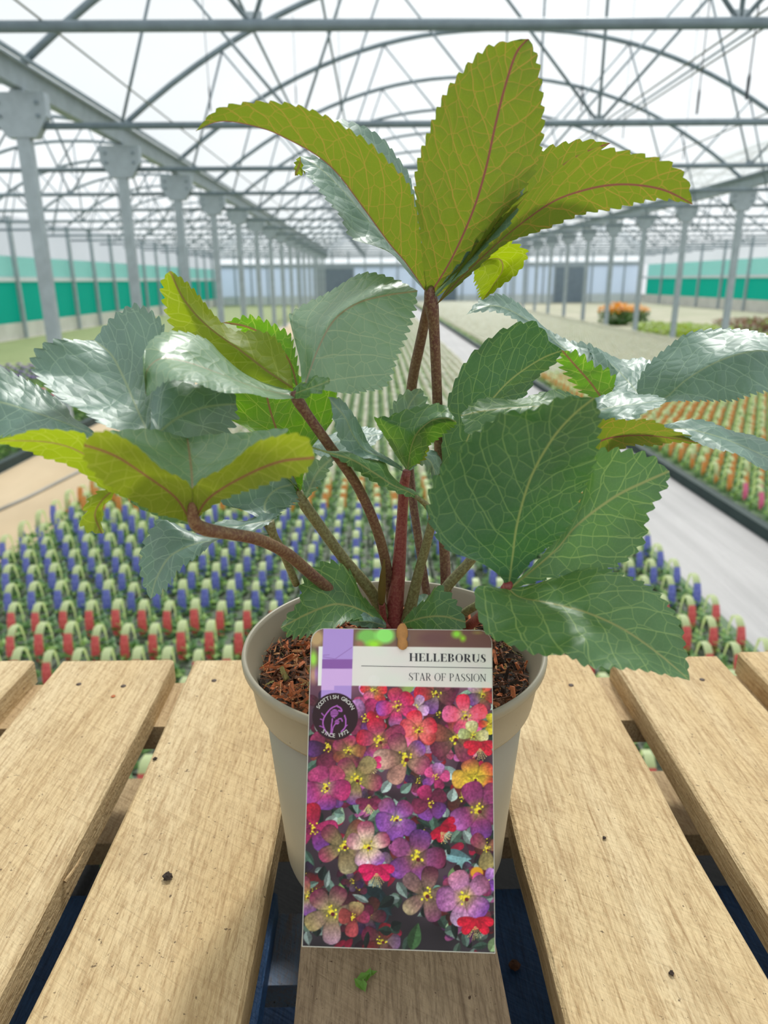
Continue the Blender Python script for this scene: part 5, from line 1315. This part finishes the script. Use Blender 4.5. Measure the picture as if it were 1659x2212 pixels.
def ring_text(body, a0, a1, r, size, flip, name):
    b = MB(); n = len(body)
    for i, ch in enumerate(body):
        if ch == ' ': continue
        cu = bpy.data.curves.new('ch', 'FONT'); cu.body = ch; cu.align_x = 'CENTER'; cu.size = 1.0; cu.offset = 0.012; cu.resolution_u = 3
        to = bpy.data.objects.new('ch', cu); me = bpy.data.meshes.new_from_object(to)
        a = math.radians(a0 + (a1 - a0) * i / (n - 1)); ca_, sa_ = math.cos(a), math.sin(a)
        q = []
        for vv in me.vertices:
            lx, ly = vv.co.x * size, vv.co.y * size
            rad = (r + ly) if not flip else (r - ly); tx, ty = (-sa_, -ca_) if flip else (sa_, ca_)
            X = 250 + 0.95 * (rad * ca_ + (lx * sa_ if not flip else -lx * sa_)); Y = 675 - (rad * sa_ + (-lx * ca_ if not flip else lx * ca_))
            q.append(card_pt(*uv_at(X, Y), 0.00026))
        b.add(q, [tuple(p.vertices) for p in me.polygons])
        bpy.data.objects.remove(to); bpy.data.meshes.remove(me); bpy.data.curves.remove(cu)
    tag(link(name, b.mesh(name), M['ink_white'], card), 'white capitals curving round the dark badge')


ring_text('SCOTTISH GROWN', 152, 27, 118, 36, False, 'badge_lettering')
ring_text('SINCE 1972', 231, 309, 138, 36, True, 'badge_lettering')

# brown peg that pins the card to the pot
M['peg'] = plain('brown_peg', srgb(176, 124, 66), 0.6, 0, 0.15, 400)
pk = [(869, 1346, 7), (868, 1352, 14), (868, 1362, 19), (868, 1374, 20), (868, 1382, 15), (869, 1388, 17), (869, 1397, 18), (869, 1403, 12), (869, 1406, 4)]
v = []; f = []; K_ = 10
for px, py, w in pk:
    u, w_ = uv_at((px - 640) * 2.989, (py - 1330) * 2.989); hw = w * 0.64 * 2.989
    for k in range(K_):
        a = 2 * math.pi * k / K_; u2, v2 = uv_at((px - 640) * 2.989 + hw * math.cos(a), (py - 1330) * 2.989)
        v.append(card_pt(u2, v2, 0.0012 + 0.0011 * math.sin(a)))
for i in range(len(pk) - 1):
    for k in range(K_): f.append((i * K_ + k, i * K_ + (k + 1) % K_, (i + 1) * K_ + (k + 1) % K_, (i + 1) * K_ + k))
link('peg_tip', mesh('peg_tip', v, f, True), M['peg'], card)
s0 = card_pt(*uv_at((868 - 640) * 2.989, (1366 - 1330) * 2.989), -0.001); s1 = np.array([CB[0] * 0 + s0[0], 0.302 - CB[1], DECK + 0.115 - CB[2]])
link('peg_stake', MB().tube([tuple(s0 + en * 0.002), tuple(s0 * 0.9 + s1 * 0.1 - en * 0.002), tuple(s1)], [0.0022, 0.0022, 0.0015], 8).mesh('peg_stake', True), M['peg'], card)


# ------------------------------------------------------------------ bits lying on the boards
def crumb(name, px, py, z, size, mat, label, cat, seed, flat=0.6):
    r = np.random.default_rng(seed); p = PZ(px, py, z); b = MB(); v = []; f = []
    for i in range(5):
        for k in range(8):
            a = 2 * math.pi * k / 8; th = math.pi * (i + 0.5) / 5; rad = size * r.uniform(0.65, 1.2)
            v.append((rad * math.sin(th) * math.cos(a), rad * math.sin(th) * math.sin(a), flat * size + flat * rad * 0.8 * math.cos(th)))
    for i in range(4):
        for k in range(8): f.append((i * 8 + k, i * 8 + (k + 1) % 8, (i + 1) * 8 + (k + 1) % 8, (i + 1) * 8 + k))
    f += [tuple(range(7, -1, -1)), tuple(32 + k for k in range(8))]
    return tag(link(name, mesh(name, v, f), mat, loc=p), label, cat)


crumb('soil_crumb', 363, 1898, DECK, 0.0032, M['peat'], 'dark soil crumb on the board left of the pot', 'crumb', 1)
crumb('bark_chip', 1109, 2090, DECK - PH, 0.0045, M['bark2'], 'dark bark chip on the blue board right of the label', 'chip', 2)
crumb('soil_crumb', 1305, 1812, DECK, 0.0014, M['peat'], 'tiny dark crumb in middle of the right inner board', 'crumb', 3)
crumb('soil_crumb', 335, 1641, DECK, 0.0016, M['peat'], 'small crumb at left edge of the left inner board', 'crumb', 4)
crumb('soil_crumb', 1450, 2105, DECK, 0.0016, M['peat'], 'small crumb at the lower end of the crack on the right inner board', 'crumb', 5)
crumb('bark_chip', 245, 1505, DECK, 0.0022, M['bark1'], 'reddish bark flake on far end of the left outer board', 'chip', 6, 0.25)
sp = [PZ(600, 2100, DECK - PH - 0.022 + 0.0006)]
# splinter on the edge of the left outer board
a_, b_ = PZ(140, 1905, DECK - 0.006), PZ(182, 1838, DECK - 0.002)
tag(link('wood_splinter', MB().tube([tuple(a_ - a_), tuple((b_ - a_) * 0.5 + np.array([0.001, 0, 0.0])), tuple(b_ - a_)], [0.0012, 0.0009, 0.0002], 6).mesh('wood_splinter'), M['wood_mid'], loc=a_), 'pale wood splinter lifting from the left outer board', 'splinter')
# green leaf scraps in front of the label
g0 = PZ(790, 2120, DECK); gr = empty('leaf_scrap', g0, 'small torn green leaf scrap on the board below the label', 'leaf scrap')
M['scrap'] = thin('green_scrap', srgb(96, 140, 50), srgb(130, 180, 50), 0.3, 0.5, 0.25, 300)
for px, py, ang, L in ((783, 2112, 0.3, 0.008), (795, 2108, 1.2, 0.007), (803, 2105, 0.2, 0.006), (775, 2128, 2.3, 0.007), (786, 2130, 1.8, 0.006)):
    p = PZ(px, py, DECK + 0.001) - g0; d = np.array([math.cos(ang), math.sin(ang), 0.15]); s = np.array([-math.sin(ang), math.cos(ang), 0])
    v = [p - d * L / 2, p + s * L * 0.28 + (0, 0, 0.001), p - s * L * 0.28 + (0, 0, 0.0012), p + (0, 0, 0.0004), p + d * L / 2 + (0, 0, 0.001)]
    link('leaf_piece', mesh('leaf_piece', v, [(0, 1, 3), (0, 3, 2), (1, 4, 3), (2, 3, 4)]), M['scrap'], gr)
